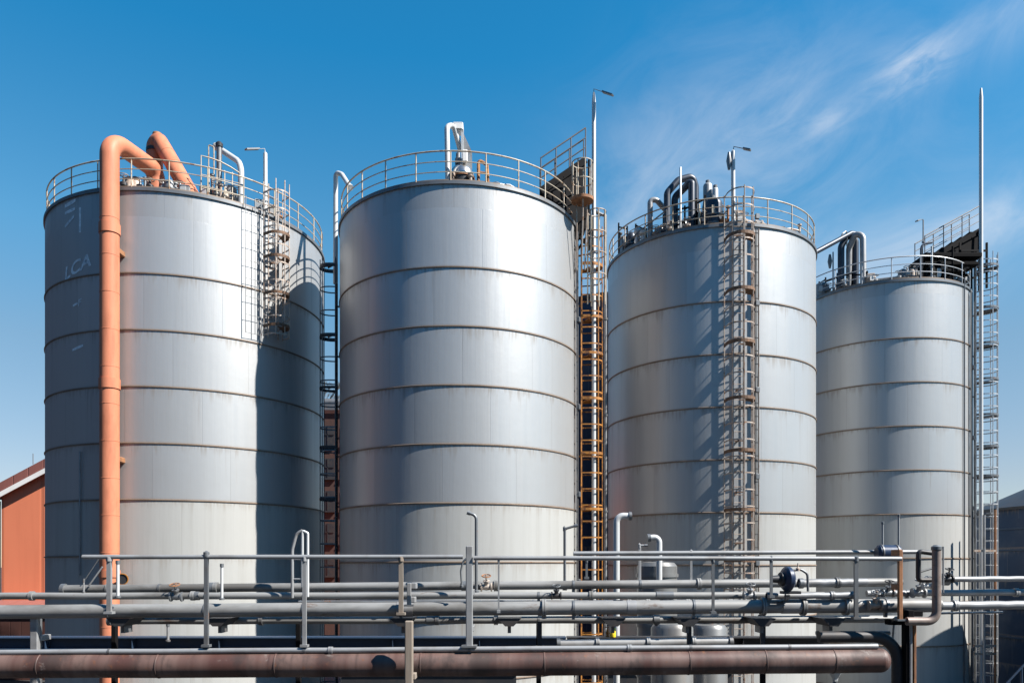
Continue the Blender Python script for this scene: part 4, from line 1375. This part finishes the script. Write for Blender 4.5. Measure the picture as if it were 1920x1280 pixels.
# dark elbow pipe wrapped behind the brown end
r0 = thing('elbow_pipe', 'black elbow pipe turning down round the end of the brown pipe', 'pipe', W(1600, 1190, 13.5))
b = W(1689, 1195, 13.5)
MB().tube(fillet([W(1535, 1193, 13.5), W(1683, 1193, 13.5), (W(1683, 0, 13.5).x, 13.5, .05)], .42, 9), S(11, 13.5), 18).build('pipe_body', BLACK, r0)
MB().tube([W(1530, 1186, 13.9), W(1668, 1186, 13.9)], S(4, 13.9), 10).build('thin_pipe', GALV_D, r0)
# navy beam
def i_beam(label, px0, px1, py0, py1, Y, d, mat, hgt=None):
    a, b = W(px0, py0, Y), W(px1, py1, Y)
    root = thing('steel_beam', label, 'beam', (a + b) / 2)
    h = S(py1 - py0, Y)
    z1 = a.z
    x0, x1 = a.x, b.x
    m = MB()
    m.box(((x0 + x1) / 2, Y + d / 2, z1 - .012), (x1 - x0, d, .024))
    m.box(((x0 + x1) / 2, Y + d / 2, z1 - h + .012), (x1 - x0, d, .024))
    m.box(((x0 + x1) / 2, Y + d / 2, z1 - h / 2), (x1 - x0, .02, h - .05))
    m.build('web_and_flanges', mat, root, 0)
    st = MB().box((0, 0, 0), (.015, d * .9, h - .052)).mesh('stiffener', smooth=0)
    k = int((x1 - x0) / 1.6)
    for i in range(1, k):
        piece('stiffener', st, mat, root, (x0 + (x1 - x0) * i / k, Y + d / 2, z1 - h / 2))
    return root


i_beam('navy steel beam behind the brown pipe at the left', -80, 1062, 1194, 1218, 15.6, .34, NAVY)
i_beam('black steel beam behind the brown pipe at the right', 1064, 1560, 1194, 1217, 15.65, .34, BLACK)

# uprights --------------------------------------------------------
def trestle(label, px, y_top, Y, w, arms, mat, d=None, zbot=0.0, name='rack_post'):
    a = W(px, y_top, Y)
    root = thing(name, label, 'post', (a.x, a.y, zbot), 'uprights of the pipe rack')
    ww = S(w, Y)
    MB().box((a.x, a.y, (a.z + zbot) / 2), (ww, d or ww, a.z - zbot), 0, ww * .12).build('column', mat, root, 0)
    MB().box((a.x, a.y, zbot + .015), (ww * 2.2, ww * 2.2, .03)).build('base_plate', GALV_D, root, 0)
    for (py, dx, dy) in arms:
        z = W(0, py, Y).z
        MB().box((a.x + dx / 2, a.y + dy / 2 + .02, z), (max(ww * .8, abs(dx)), max(ww * .8, abs(dy)), .10), 0, .01).build('arm', mat, root, 0)
    return root


trestle('pale bleached post in front of the brown pipe', 767, 1163, 12.62, 15, [(1268, .1, .5)], WOODY, .12)
trestle('galvanised stub post at the far left of the rack', 66, 1152, 13.75, 15, [(1196, .08, .3)], GALV, .1)
trestle('thin second leg beside the galvanised stub post', 75.5, 1155, 13.95, 5, [], GALV_D, .05)
trestle('tall rounded grey post rising above the handrails', 880, 1023, 12.98, 13, [(1178, .06, .3), (1110, .06, .3)], GALV, .07, zbot=W(0, 1212, 13).z, name='tall_post')
trestle('black double column under the rusty upright', 1702, 1142, 13.4, 17, [(1166, -.3, .2), (1150, .28, .2)], BLACK_M, .16)
trestle('thin rust brown pipe leg right of the black column', 1715, 1163, 13.3, 4.5, [], RUST, .045)
trestle('pale thin pipe leg against the black column', 1708, 1172, 13.22, 4, [], GALV, .04)
trestle('galvanised bracket post just right of the bleached post', 767, 1092, 13.25, 8, [(1098, .12, .2), (1124, .10, .2)], GALV, .05, zbot=W(0, 1136, 13.25).z)
trestle('rust brown post left of the U shaped pipe', 1687.5, 1030, 13.15, 7.5, [(1035, .05, .3), (1100, .05, .3)], RUST, .07, zbot=W(0, 1163, 13.15).z)
for i, (px, lab) in enumerate(((215, 'black hidden rack column behind the left handrail post'), (560, 'black hidden rack column behind the pale hooped handles'), (1010, 'black hidden rack column behind the thin left crossing'), (1430, 'black hidden rack column left of the blue casing'))):
    trestle(lab, px, 1168, 14.6, 9, [(1158, .06, .25)], BLACK_M, .1)

# saddle supports under the widest pipe
def saddle(label, px, Y=13.75):
    c = W(px, 1168, Y)
    root = thing('pipe_saddle', label, 'support', c, 'saddle supports under the widest pipe')
    m = MB()
    w = S(22, Y)
    ztop = W(0, 1158, Y).z
    m.add([(c.x - w, Y - .1, ztop), (c.x + w, Y - .1, ztop), (c.x + w * .35, Y - .1, ztop - .14), (c.x - w * .35, Y - .1, ztop - .14),
           (c.x - w, Y + .5, ztop), (c.x + w, Y + .5, ztop), (c.x + w * .35, Y + .5, ztop - .14), (c.x - w * .35, Y + .5, ztop - .14)],
          [(0, 3, 2, 1), (4, 5, 6, 7), (0, 1, 5, 4), (1, 2, 6, 5), (2, 3, 7, 6), (3, 0, 4, 7)])
    m.build('wedge', BLACK, root, 0)
    MB().box((c.x, Y + .2, ztop - .2), (.06, .3, .14)).build('stem', GALV_D, root, 0)


for px, lab in ((227, 'black saddle under the widest pipe near the salmon pipe'), (410, 'black saddle under the widest pipe right of the knobbed post'), (755, 'black saddle under the widest pipe at the bleached post'), (955, 'black saddle under the widest pipe right of the tall rounded post'), (1150, 'black saddle under the widest pipe above the yellow canister'), (1290, 'black saddle under the widest pipe in front of the stainless drum'), (1430, 'black saddle under the widest pipe below the blue casing'), (1560, 'black saddle under the widest pipe near the black elbow pipe')):
    saddle(lab, px)

# U shaped rusty pipe and frame at right
r0 = thing('u_pipe', 'rusty brown pipe upright with a curved foot at the right of the rack', 'pipe', W(1755, 1160, 13.1))
MB().tube(fillet([W(1700, 1164, 13.1), W(1756, 1164, 13.1), W(1756, 1030, 13.1)], .17, 8), S(8, 13.1), 18).build('pipe_body', metal('brown flaking pipe', (.24, .19, .165), .25, .5, dirt=(.06, .045, .04), dirt_amt=.7, rust=.45, rust_col=(.18, .085, .05), scale=3), r0)
MB().lathe(W(1756, 1030, 13.1), [(S(8, 13.1), -.01), (S(9.5, 13.1), 0), (S(9.5, 13.1), .05), (S(5, 13.1), .08), (0, .08)], 18).build('end_cap', GALV_D, r0, 30)
r0 = thing('open_frame', 'black square pipe frame joined to the rusty upright', 'frame', W(1735, 1085, 13.3))
MB().tube(fillet([W(1752, 1037, 13.3), W(1722, 1033, 13.3), W(1722, 1087, 13.3), W(1752, 1087, 13.3)], .05, 5), S(4.6, 13.3), 12).build('frame_pipe', BLACK, r0)
MB().tube([W(1724, 1072, 13.35), W(1750, 1064, 13.35)], S(2, 13.3), 8).build('stay', GALV_D, r0)
r0 = thing('thin_twin_rods', 'two thin grey rods standing right of the rusty upright', 'rods', W(1766, 1100, 13.6))
for px in (1764, 1768.5):
    MB().tube([W(px, 1110, 13.6), W(px, 1024, 13.6)], S(1.6, 13.6), 8).build('rod', GALV, r0)
for px, y0, y1, lab in ((1655, 1030, 980, 'shorter thin rod standing on the blue grey drum'), (1685, 1030, 966, 'taller thin rod at the top of the rust brown post')):
    r0 = thing('thin_rod', lab, 'rod', W(px, y0, 14.2))
    MB().tube([W(px, y0 + 4, 14.2), W(px, y1, 14.2)], S(2, 14.2), 8).build('rod', GALV, r0)
    MB().lathe(W(px, y1, 14.2), [(0, -.02), (S(2.8, 14.2), -.02), (S(2.8, 14.2), .02), (0, .03)], 8).build('rod_tip', GALV_D, r0)
r0 = thing('pipe_drum', 'blue grey drum section at the right end of the handrails', 'drum', W(1667, 1034, 14.2))
MB().lathe(W(1643, 1036, 14.2), [(0, 0), (.10, .0), (.145, .04), (.145, .40), (.10, .44), (0, .44)], 24, axis=(1, 0, 0)).build('body', BLUEC, r0)
for k in (.08, .36):
    MB().lathe(W(1643, 1036, 14.2) + Vector((k, 0, 0)), [(.145, -.012), (.158, -.012), (.158, .012), (.145, .012)], 24, axis=(1, 0, 0)).build('band', GALV_D, r0, 30)

# blue casing with arched handle
r0 = thing('blue_pump', 'dark blue round pump casing with an arched pipe handle', 'pump', W(1474, 1085, 13.35))
c = W(1478, 1085, 13.35)
MB().lathe(c - Vector((.10, 0, 0)), [(0, -.01), (.11, 0), (.19, .03), (.215, .06), (.215, .12), (.17, .16), (.07, .17), (0, .17)], 26, axis=(1, .12, 0)).build('casing', BLUEC, r0)
MB().lathe(c - Vector((.14, 0, 0)), [(0, -.16), (.06, -.16), (.07, -.02), (.12, .0), (.12, .04)], 18, axis=(1, .12, 0)).build('motor_stub', BLACK, r0, 30)
MB().tube(fillet([W(1482, 1069, 13.35), W(1502, 1067, 13.35), W(1514, 1075, 13.35), W(1515, 1108, 13.35)], .09, 5), S(2.4, 13.35), 10).build('handle', GALV_D, r0)
MB().lathe(W(1496, 1068, 13.35), [(0, -.02), (.035, -.02), (.035, .03), (.012, .05), (.01, .12), (0, .12)], 10).build('bleed_valve', RUSTL, r0)
MB().box(W(1482, 1110, 13.4), (.3, .2, .05)).build('foot', BLACK, r0, 0)

# hooped handles, hooks and small risers
r0 = thing('access_handles', 'pale looped grab handles rising over the handrail', 'handles', W(560, 1100, 13.6))
MB().tube(fillet([W(548, 1120, 13.7), W(548, 1030, 13.7), W(556, 1000, 13.7), W(567, 994, 13.7)], .25, 6), S(3, 13.7), 10).build('curved_handle', GALV, r0)
MB().tube(fillet([W(567, 1100, 13.7), W(567, 994, 13.7), W(577, 999, 13.7), W(577, 1118, 13.7)], .02, 4), S(2.6, 13.7), 10).build('straight_handle', WHITEP, r0)
for py in (1048, 1085):
    MB().tube([W(548, py, 13.7), W(577, py, 13.7)], S(1.6, 13.7), 8).build('tie_bar', GALV, r0)


def riser(label, pts, Y, rpx, mat, fr=.12, name='riser_pipe', foot=True, cat='pipe'):
    p = [W(x, y, Y) for x, y in pts]
    root = thing(name, label, cat, p[0])
    MB().tube(fillet(p, fr, 7), S(rpx, Y), 14).build('pipe_body', mat, root)
    r = S(rpx, Y)
    d = (p[-1] - p[-2]).normalized()
    MB().lathe(p[-1], [(r * .9, -.06), (r * 1.35, -.06), (r * 1.35, 0), (0, 0)], 14, axis=d).build('end_ring', GALV_D, root, 30)
    if foot:
        MB().lathe(p[0], [(0, 0), (r * 1.8, 0), (r * 1.8, .03), (r, .04)], 14).build('flange', GALV_D, root, 30)
    return root


riser('thin dark hooked pole right of the tall rounded post', [(893, 1110), (893, 966), (876, 960)], 13.6, 3, GALV_D, .1)
riser('dark angled riser with its arm towards the orange ladder', [(1059, 1106), (1059, 991), (1083, 984)], 14.2, 2.4, GALV_D, .05)
riser('bright bent riser with its arm pointing right near the gap', [(1156, 1400), (1156, 966), (1184, 967)], 16.6, 6, WHITEP, .22)
riser('bright hooked riser above the stainless drum, arm pointing left', [(1236, 1092), (1236, 1006), (1214, 1008)], 15.4, 5.5, WHITEP, .22)
riser('thin elbow riser left of the bright hooked riser', [(1200, 1094), (1200, 1022), (1214, 1022)], 15.2, 2, GALV, .03)
riser('short pale rod right of the knobbed handrail post', [(416, 1124), (416, 1056)], 13.6, 2.6, WHITEP, .03, name='short_rod', cat='rod')
riser('short pale rod left of the salmon pipe under the handrail', [(157, 1112), (157, 1084)], 13.9, 1.6, GALV, .03, name='short_rod', cat='rod')
riser('small pale pipe beside the salmon pipe under the handrail end', [(221, 1120), (221, 1050)], 13.5, 3, WHITEP, .03, name='short_rod', cat='rod')
riser('short grey peg under the widest pipe right of the salmon pipe', [(315, 1202), (315, 1168)], 15.4, 2.5, GALV, .03, name='short_rod', cat='rod')
riser('dark curved drain hose behind the tall rounded post', [(866, 1100), (864, 1070), (868, 1052), (876, 1046)], 13.5, 1.8, GALV_D, .1, name='drain_hose')
for px, lab in ((1012, 'black strut under the wide pipe right of the tall post'), (1292, 'black strut in front of the stainless drums'), (1430, 'black strut below the blue pump casing')):
    r0 = thing('strut', lab, 'strut', W(px, 1215, 13.9))
    MB().beam(W(px, 1214, 13.9), W(px, 1164, 13.9), S(8, 13.9), S(6, 13.9)).build('bar', BLACK, r0, 0)
    MB().box(W(px, 1212, 13.9), (.16, .16, .04)).build('foot', BLACK, r0, 0)

# small wall lamp near salmon pipe
r0 = thing('work_lamp', 'small black lamp beside the salmon pipe just above the rack', 'lamp', W(231, 1084, 26.4))
c = W(231, 1084, 26.4)
MB().lathe(c, [(0, -.02), (.12, 0), (.17, .12), (.17, .16), (0, .16)], 16, axis=(.3, -1, -.1)).build('lamp_body', BLACK, r0)
MB().lathe(c, [(.17, .15), (.20, .15), (.20, .19), (.17, .19)], 16, axis=(.3, -1, -.1)).build('lens_ring', ORANGE, r0, 30)
MB().tube([c + Vector((0, .05, 0)), c + Vector((-.1, .55, .1))], .03, 8).build('bracket', GALV_D, r0)

# diagonal stay at left, wires
r0 = thing('diagonal_stay', 'thin crossed stays behind the left handrail end', 'stay', W(170, 1080, 13.9))
MB().tube([W(166, 1098, 13.9), W(192, 1062, 13.9)], S(1.6, 13.9), 8).build('rod', GALV, r0)
MB().tube([W(160, 1085, 14.0), W(186, 1046, 14.0)], S(1.0, 14), 8).build('rod', GALV_D, r0)

# yellow canister
r0 = thing('yellow_canister', 'small yellow canister standing on the dark beam near the orange ladder', 'canister', W(1149, 1194, 15.7))
b = W(1149, 1193.6, 15.7)
MB().lathe(b, [(0, 0), (.056, 0), (.06, .01), (.06, .17), (.045, .19), (.018, .2), (.018, .21), (0, .21)], 18).build('body', YELLOW, r0)
MB().lathe(b + Vector((0, 0, .2)), [(0, 0), (.03, 0), (.03, .04), (.0, .045)], 12).build('cap', BLACK, r0)
MB().box(b + Vector((0, -.052, .08)), (.05, .006, .07)).build('paper_tag', RUSTL, r0, 0)
r0 = thing('orange_valve', 'small orange valve on the dark beam left of the yellow canister', 'valve', W(1138, 1193, 15.8))
b = W(1139, 1193.6, 15.8)
MB().lathe(b, [(0, 0), (.04, 0), (.04, .03), (.02, .04), (.035, .09), (.02, .13), (.01, .2), (0, .2)], 12).build('body', ORANGE, r0)
MB().tube([b + Vector((-.06, 0, .2)), b + Vector((.06, 0, .2))], .01, 6).build('lever', RUST, r0)

# stainless drums and small plant between rack and tanks
def drum(label, px, y_top, wpx, Y, mat, zb=0.0):
    c = W(px, y_top, Y)
    r = S(wpx / 2, Y)
    root = thing('process_drum', label, 'drum', (c.x, c.y, zb), 'drums between the rack and the tanks')
    MB().lathe((c.x, c.y, zb), [(0, 0), (r, 0), (r, c.z - zb - .12), (r * .85, c.z - zb - .03), (r * .3, c.z - zb), (0, c.z - zb)], 40).build('body', mat, root)
    bm = MB().lathe((0, 0, 0), [(r, -.04), (r + .03, -.04), (r + .03, .04), (r, .04)], 40).mesh('band', smooth=30)
    z = c.z - .35
    while z > zb + .5:
        piece('band', bm, mat, root, (c.x, c.y, z))
        z -= 1.25
    MB().lathe((c.x, c.y, c.z - .02), [(0, 0), (.16, 0), (.16, .1), (.06, .12), (0, .12)], 14).build('manhole', GALV_D, root, 30)


drum('grey drum with a rounded top behind the bright hooked riser', 1232, 1052, 74, 19.5, GALV_M)
drum('bright stainless drum low behind the pipes', 1260, 1166, 78, 17.0, GALV_M)
drum('wide dull drum right of the stainless drum', 1330, 1168, 66, 18.0, GALV_M)

# black slabs put in where the lower tank walls lie in shade
def add_shade_slab(label, px0, px1, py, Y, th=.3):
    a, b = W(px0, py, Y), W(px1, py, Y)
    root = thing('shade_slab', label, 'wall', ((a.x + b.x) / 2, Y, 0), 'dark slabs standing in for shade on the tanks')
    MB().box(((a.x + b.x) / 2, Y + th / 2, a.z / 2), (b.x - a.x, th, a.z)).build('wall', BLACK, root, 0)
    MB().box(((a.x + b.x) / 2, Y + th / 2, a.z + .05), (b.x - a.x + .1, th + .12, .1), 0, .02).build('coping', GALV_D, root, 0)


add_shade_slab('low black slab standing in for shade at the foot of the domed tank', 640, 968, 1264, 24.0)
add_shade_slab('low black slab standing in for shade left of the rusty ladder', 1140, 1372, 1262, 24.5)

# funnel shaped hopper lower right
r0 = thing('hopper', 'white funnel hopper with a slanting stay under the brown pipe end', 'hopper', W(1563, 1250, 15.2))
c = W(1566, 1246, 15.4)
MB().lathe(c, [(.05, -.32), (.06, -.26), (.16, -.10), (.19, .02), (.15, .03), (0, .0)], 6).build('cone', WHITEP, r0, 0)
MB().tube([c + Vector((0, 0, -.3)), c + Vector((-.32, 0, -.95))], .022, 8).build('stay', GALV, r0)
MB().tube([c + Vector((0, 0, -.3)), (c.x, c.y, 0)], .03, 8).build('leg', GALV_D, r0)
# diagonal walkway plates seen past the black column
r0 = thing('slanting_brace', 'pale slanting brace between the elbow pipe and black column', 'brace', W(1680, 1240, 13.9))
MB().beam(W(1672, 1215, 13.9), W(1716, 1290, 13.9), .09, .06).build('bar', WHITEP, r0, 0)
MB().tube([W(1676, 1170, 13.9), W(1672, 1222, 13.9)], .02, 8).build('hanger', GALV, r0)
# lattice and pipes in front of the navy tank
r0 = thing('standpipe', 'grey standpipe with rusty crossbar in front of the navy tank', 'pipe', (W(1845, 0, 35).x, 35, 0))
MB().tube([(W(1845, 0, 35).x, 35, 0), W(1845, 965, 35)], S(2.5, 35), 10).build('pipe_body', GALV, r0)
MB().tube([(W(1866, 0, 35.2).x, 35.2, 0), W(1866, 955, 35.2)], S(2, 35), 10).build('second_pipe', RUST, r0)
for py in (1032, 1210, 1225):
    MB().beam(W(1826, py, 35), W(1866, py, 35.1), .08, .1).build('crossbar', RUSTL, r0, 0)
r0 = thing('stair_rail', 'dim diagonal stair handrail at the lower right corner', 'handrail', W(1900, 1260, 22))
MB().tube([W(1886, 1282, 22), W(1930, 1235, 22)], .03, 8).build('rail', NAVY, r0)
for px, y0 in ((1892, 1276), (1915, 1250)):
    MB().tube([W(px, y0, 22), (W(px, 0, 22).x, 22, 0)], .03, 8).build('post', NAVY, r0)

def rack_valve(label, px, py, Y, k, mat, wheel):
    c = W(px, py, Y)
    root = thing('gate_valve', label, 'valve', c, 'valves on the rack pipes')
    MB().lathe(c - Vector((.13 * k, 0, 0)), [(0, 0), (.10 * k, 0), (.10 * k, .03 * k), (.06 * k, .04 * k), (.075 * k, .13 * k), (.06 * k, .22 * k), (.10 * k, .23 * k), (.10 * k, .26 * k), (0, .26 * k)], 16, axis=(1, 0, 0)).build('valve_body', mat, root, 30)
    MB().lathe(c, [(.05 * k, 0), (.05 * k, .12 * k), (.075 * k, .13 * k), (.075 * k, .16 * k), (.02 * k, .17 * k), (.015 * k, .30 * k), (0, .30 * k)], 12, axis=(0, -.35, 1)).build('bonnet', mat, root, 30)
    d = Vector((0, -.35, 1)).normalized()
    e = c + d * .27 * k
    u = Vector((1, 0, 0))
    w = d.cross(u)
    m = MB().tube([e + (u * math.cos(2 * PI * i / 16) + w * math.sin(2 * PI * i / 16)) * .10 * k for i in range(16)], .012 * k, 6, closed=True)
    for i in range(2):
        q = u if i else w
        m.tube([e - q * .1 * k, e + q * .1 * k], .008 * k, 5)
    m.build('hand_wheel', wheel, root)


rack_valve('grey gate valve on the pipe below the left handrail', 331, 1118, 13.85, .85, GALV_D, RUST)
rack_valve('rusty gate valve right of the tall rounded post', 912, 1100, 13.95, .8, RUSTL, RUST)
rack_valve('dark gate valve near the foot of the angled riser', 1043, 1116, 13.8, .7, BLACK, GALV_D)
rack_valve('grey gate valve left of the blue casing', 1405, 1116, 13.75, .8, GALV, GALV_D)
rack_valve('dark gate valve on the middle bright pipe left of the rust brown post', 1665, 1111, 13.9, .8, GALV_D, BLACK)
rack_valve('pale gate valve between the rust brown post and the U shaped pipe', 1722, 1111, 13.85, .9, GALV, GALV)
rack_valve('small pale valve just under the square pipe frame', 1738, 1098, 13.7, .6, WHITEP, GALV)
rack_valve('black valve on the pipe end beside the thin twin rods', 1777, 1085, 13.8, .7, BLACK, BLACK)
rack_valve('rusty valve on the thick pipe left of the U shaped pipe', 1640, 1134, 13.55, .9, RUSTL, GALV_D)


def cable_tray(label, T, az, z0, z1, w, mat):
    n = Vector((math.sin(rad(az)), -math.cos(rad(az)), 0))
    t = Vector((math.cos(rad(az)), math.sin(rad(az)), 0))
    P = surf(T, az, .09)
    root = thing('cable_tray', label, 'tray', (P.x, P.y, z0))
    for s in (-1, 1):
        MB().beam(P + t * w / 2 * s + Vector((0, 0, z0)), P + t * w / 2 * s + Vector((0, 0, z1)), .02, .06).build('tray_side', mat, root, 0)
    cm = MB().box((0, 0, 0), (w, .02, .03)).mesh('tray_bar', smooth=0)
    z = z0 + .2
    while z < z1:
        piece('tray_bar', cm, mat, root, (P.x, P.y, z), rad(az))
        z += .5
    for i, m in enumerate((BLACK, GALV_D, BLACK)):
        q = P + t * w * (.28 * (i - 1)) + n * .03
        MB().tube([q + Vector((0, 0, z0))] + [q + t * random.uniform(-.012, .012) + Vector((0, 0, z0 + (z1 - z0) * k / 12)) for k in range(1, 12)] + [q + Vector((0, 0, z1))], .016, 6).build('cable', m, root)
    bm = MB().box((0, 0, 0), (.16, .12, .2), 0, .015).mesh('junction_box', smooth=0)
    for k in range(5):
        piece('junction_box', bm, GALV_D, root, P + n * .07 + Vector((0, 0, z0 + 1.6 + k * 3.3)), rad(az))


cable_tray('narrow cable tray with black cables just left of the orange ladder', T2, 73, 1.0, T2.top - .3, .22, GALV_D)
cable_tray('narrow cable tray with black cables beside the rusty front ladder', T3, 9, EYE - 1.5, T3.top - .2, .20, RUSTL)
cable_tray('narrow cable tray between the conduit and the far caged ladder', T4, 47, 1.0, T4.top - .2, .22, GALV)

# ------------------------------------------------------------------ sky, sun, camera
SC = bpy.context.scene
w = bpy.data.worlds.new('World')
SC.world = w
w.use_nodes = True
t = NT(w.node_tree)
bg = w.node_tree.nodes['Background']
sky = t.node('ShaderNodeTexSky', sky_type='NISHITA')
sky.sun_disc = False
sky.sun_elevation = rad(SUN_EL)
sky.sun_rotation = rad(180 - SUN_AZ)
sky.altitude = 300
sky.air_density = 1.0
sky.dust_density = .25
sky.ozone_density = 2.0
# thin cirrus drifting over the right of the sky, laid out by azimuth and elevation
dirv = t.node('ShaderNodeTexCoord').outputs['Generated']
x, y, z = t.sep(dirv)
azm = t.math('ARCTAN2', x, y)
elv = t.math('ARCSINE', z)
ca, sa = math.cos(rad(16)), math.sin(rad(16))
u = t.math('ADD', t.math('MULTIPLY', azm, ca), t.math('MULTIPLY', elv, sa))
v = t.math('SUBTRACT', t.math('MULTIPLY', elv, ca), t.math('MULTIPLY', azm, sa))
n1 = t.noise(t.comb(t.math('MULTIPLY', u, 6.0), t.math('MULTIPLY', v, 11.0), 0.0), 1.0, 8, .62, .9)
n3 = t.noise(t.comb(t.math('MULTIPLY', u, 12.0), t.math('MULTIPLY', v, 42.0), 1.3), 1.0, 6, .6, .9)


def blob(az0, el0, su, sv, wt, nz):
    u0, v0 = az0 * ca + el0 * sa, el0 * ca - az0 * sa
    du = t.math('DIVIDE', t.math('SUBTRACT', u, u0), su)
    dv = t.math('DIVIDE', t.math('SUBTRACT', v, v0), sv)
    g = t.math('POWER', 2.718, t.math('MULTIPLY', t.math('ADD', t.math('MULTIPLY', du, du), t.math('MULTIPLY', dv, dv)), -1.0))
    return t.math('MULTIPLY', t.math('MULTIPLY', g, nz), wt)


soft = t.step(n1, .18, .82)
fine = t.step(n3, .25, .80)
cl = None
for az0, el0, su, sv, wt, nz in ((.48, .520, .045, .020, .62, fine), (.387, .487, .028, .013, .40, fine), (.24, .465, .15, .10, .42, soft), (.575, .537, .045, .026, .40, soft), (.33, .49, .09, .03, .22, soft),
                                 (.585, .372, .09, .028, .42, soft), (.45, .335, .14, .06, .55, soft), (.40, .49, .26, .09, .14, soft), (.20, .36, .12, .05, .22, soft), (.10, .40, .12, .05, .12, soft)
                                 ):
    bb = blob(az0, el0, su, sv, wt, nz)
    cl = bb if cl is None else t.math('ADD', cl, bb)
haze = t.math('MULTIPLY', t.math('SUBTRACT', 1.0, t.step(elv, -.05, .55)), .60)
cl = t.math('MULTIPLY', cl, 1.0, clamp=True)
cr = t.node('ShaderNodeValToRGB')
t.put(cr.inputs[0], elv)
els = cr.color_ramp.elements
els[0].position, els[0].color = .10, (.54, .52, .535, 1)
els[1].position, els[1].color = .58, (.10, .78, .97, 1)
for pos, cc in ((.25, (.50, .64, .63, 1)), (.37, (.36, .80, .85, 1))):
    e_ = els.new(pos)
    e_.color = cc
tint = t.vmath('MULTIPLY', sky.outputs[0], cr.outputs[0])
K = 5.0
col = t.mix(t.math('MULTIPLY', haze, .17), tint, (.85 * K * .8, .92 * K * .8, .98 * K * .8))
col = t.mix(t.math('MULTIPLY', cl, .85), col, (.86 * K, .90 * K, .97 * K))
# sky behind the camera dimmed and blued to deepen the tanks' shade
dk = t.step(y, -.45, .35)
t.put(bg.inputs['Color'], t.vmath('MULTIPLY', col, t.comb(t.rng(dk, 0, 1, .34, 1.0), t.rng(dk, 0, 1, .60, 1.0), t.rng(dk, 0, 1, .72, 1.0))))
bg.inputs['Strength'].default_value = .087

sl = bpy.data.lights.new('Sun', 'SUN')
sl.energy = 5.0
sl.angle = rad(.53)
sl.color = (1.0, .955, .89)
so = bpy.data.objects.new('sun', sl)
C.objects.link(so)
sd = Vector((math.sin(rad(SUN_AZ)) * math.cos(rad(SUN_EL)), -math.cos(rad(SUN_AZ)) * math.cos(rad(SUN_EL)), math.sin(rad(SUN_EL))))
so.rotation_euler = sd.to_track_quat('Z', 'Y').to_euler()
so.location = sd * 80

cam = bpy.data.cameras.new('camera')
cam.sensor_width = 36
cam.lens = F / 1920 * 36
cam.shift_y = (HY - 640) / 1920
cam.clip_start = .1
cam.clip_end = 6000
co = bpy.data.objects.new('camera', cam)
C.objects.link(co)
co.location = (0, 0, EYE)
co.rotation_euler = (rad(90), 0, 0)
SC.camera = co
SC.view_settings.view_transform = 'Standard'
SC.view_settings.look = 'None'
SC.view_settings.gamma = 1
SC.view_settings.exposure = 1.2
SC.cycles.max_bounces = 8
SC.cycles.use_denoising = True
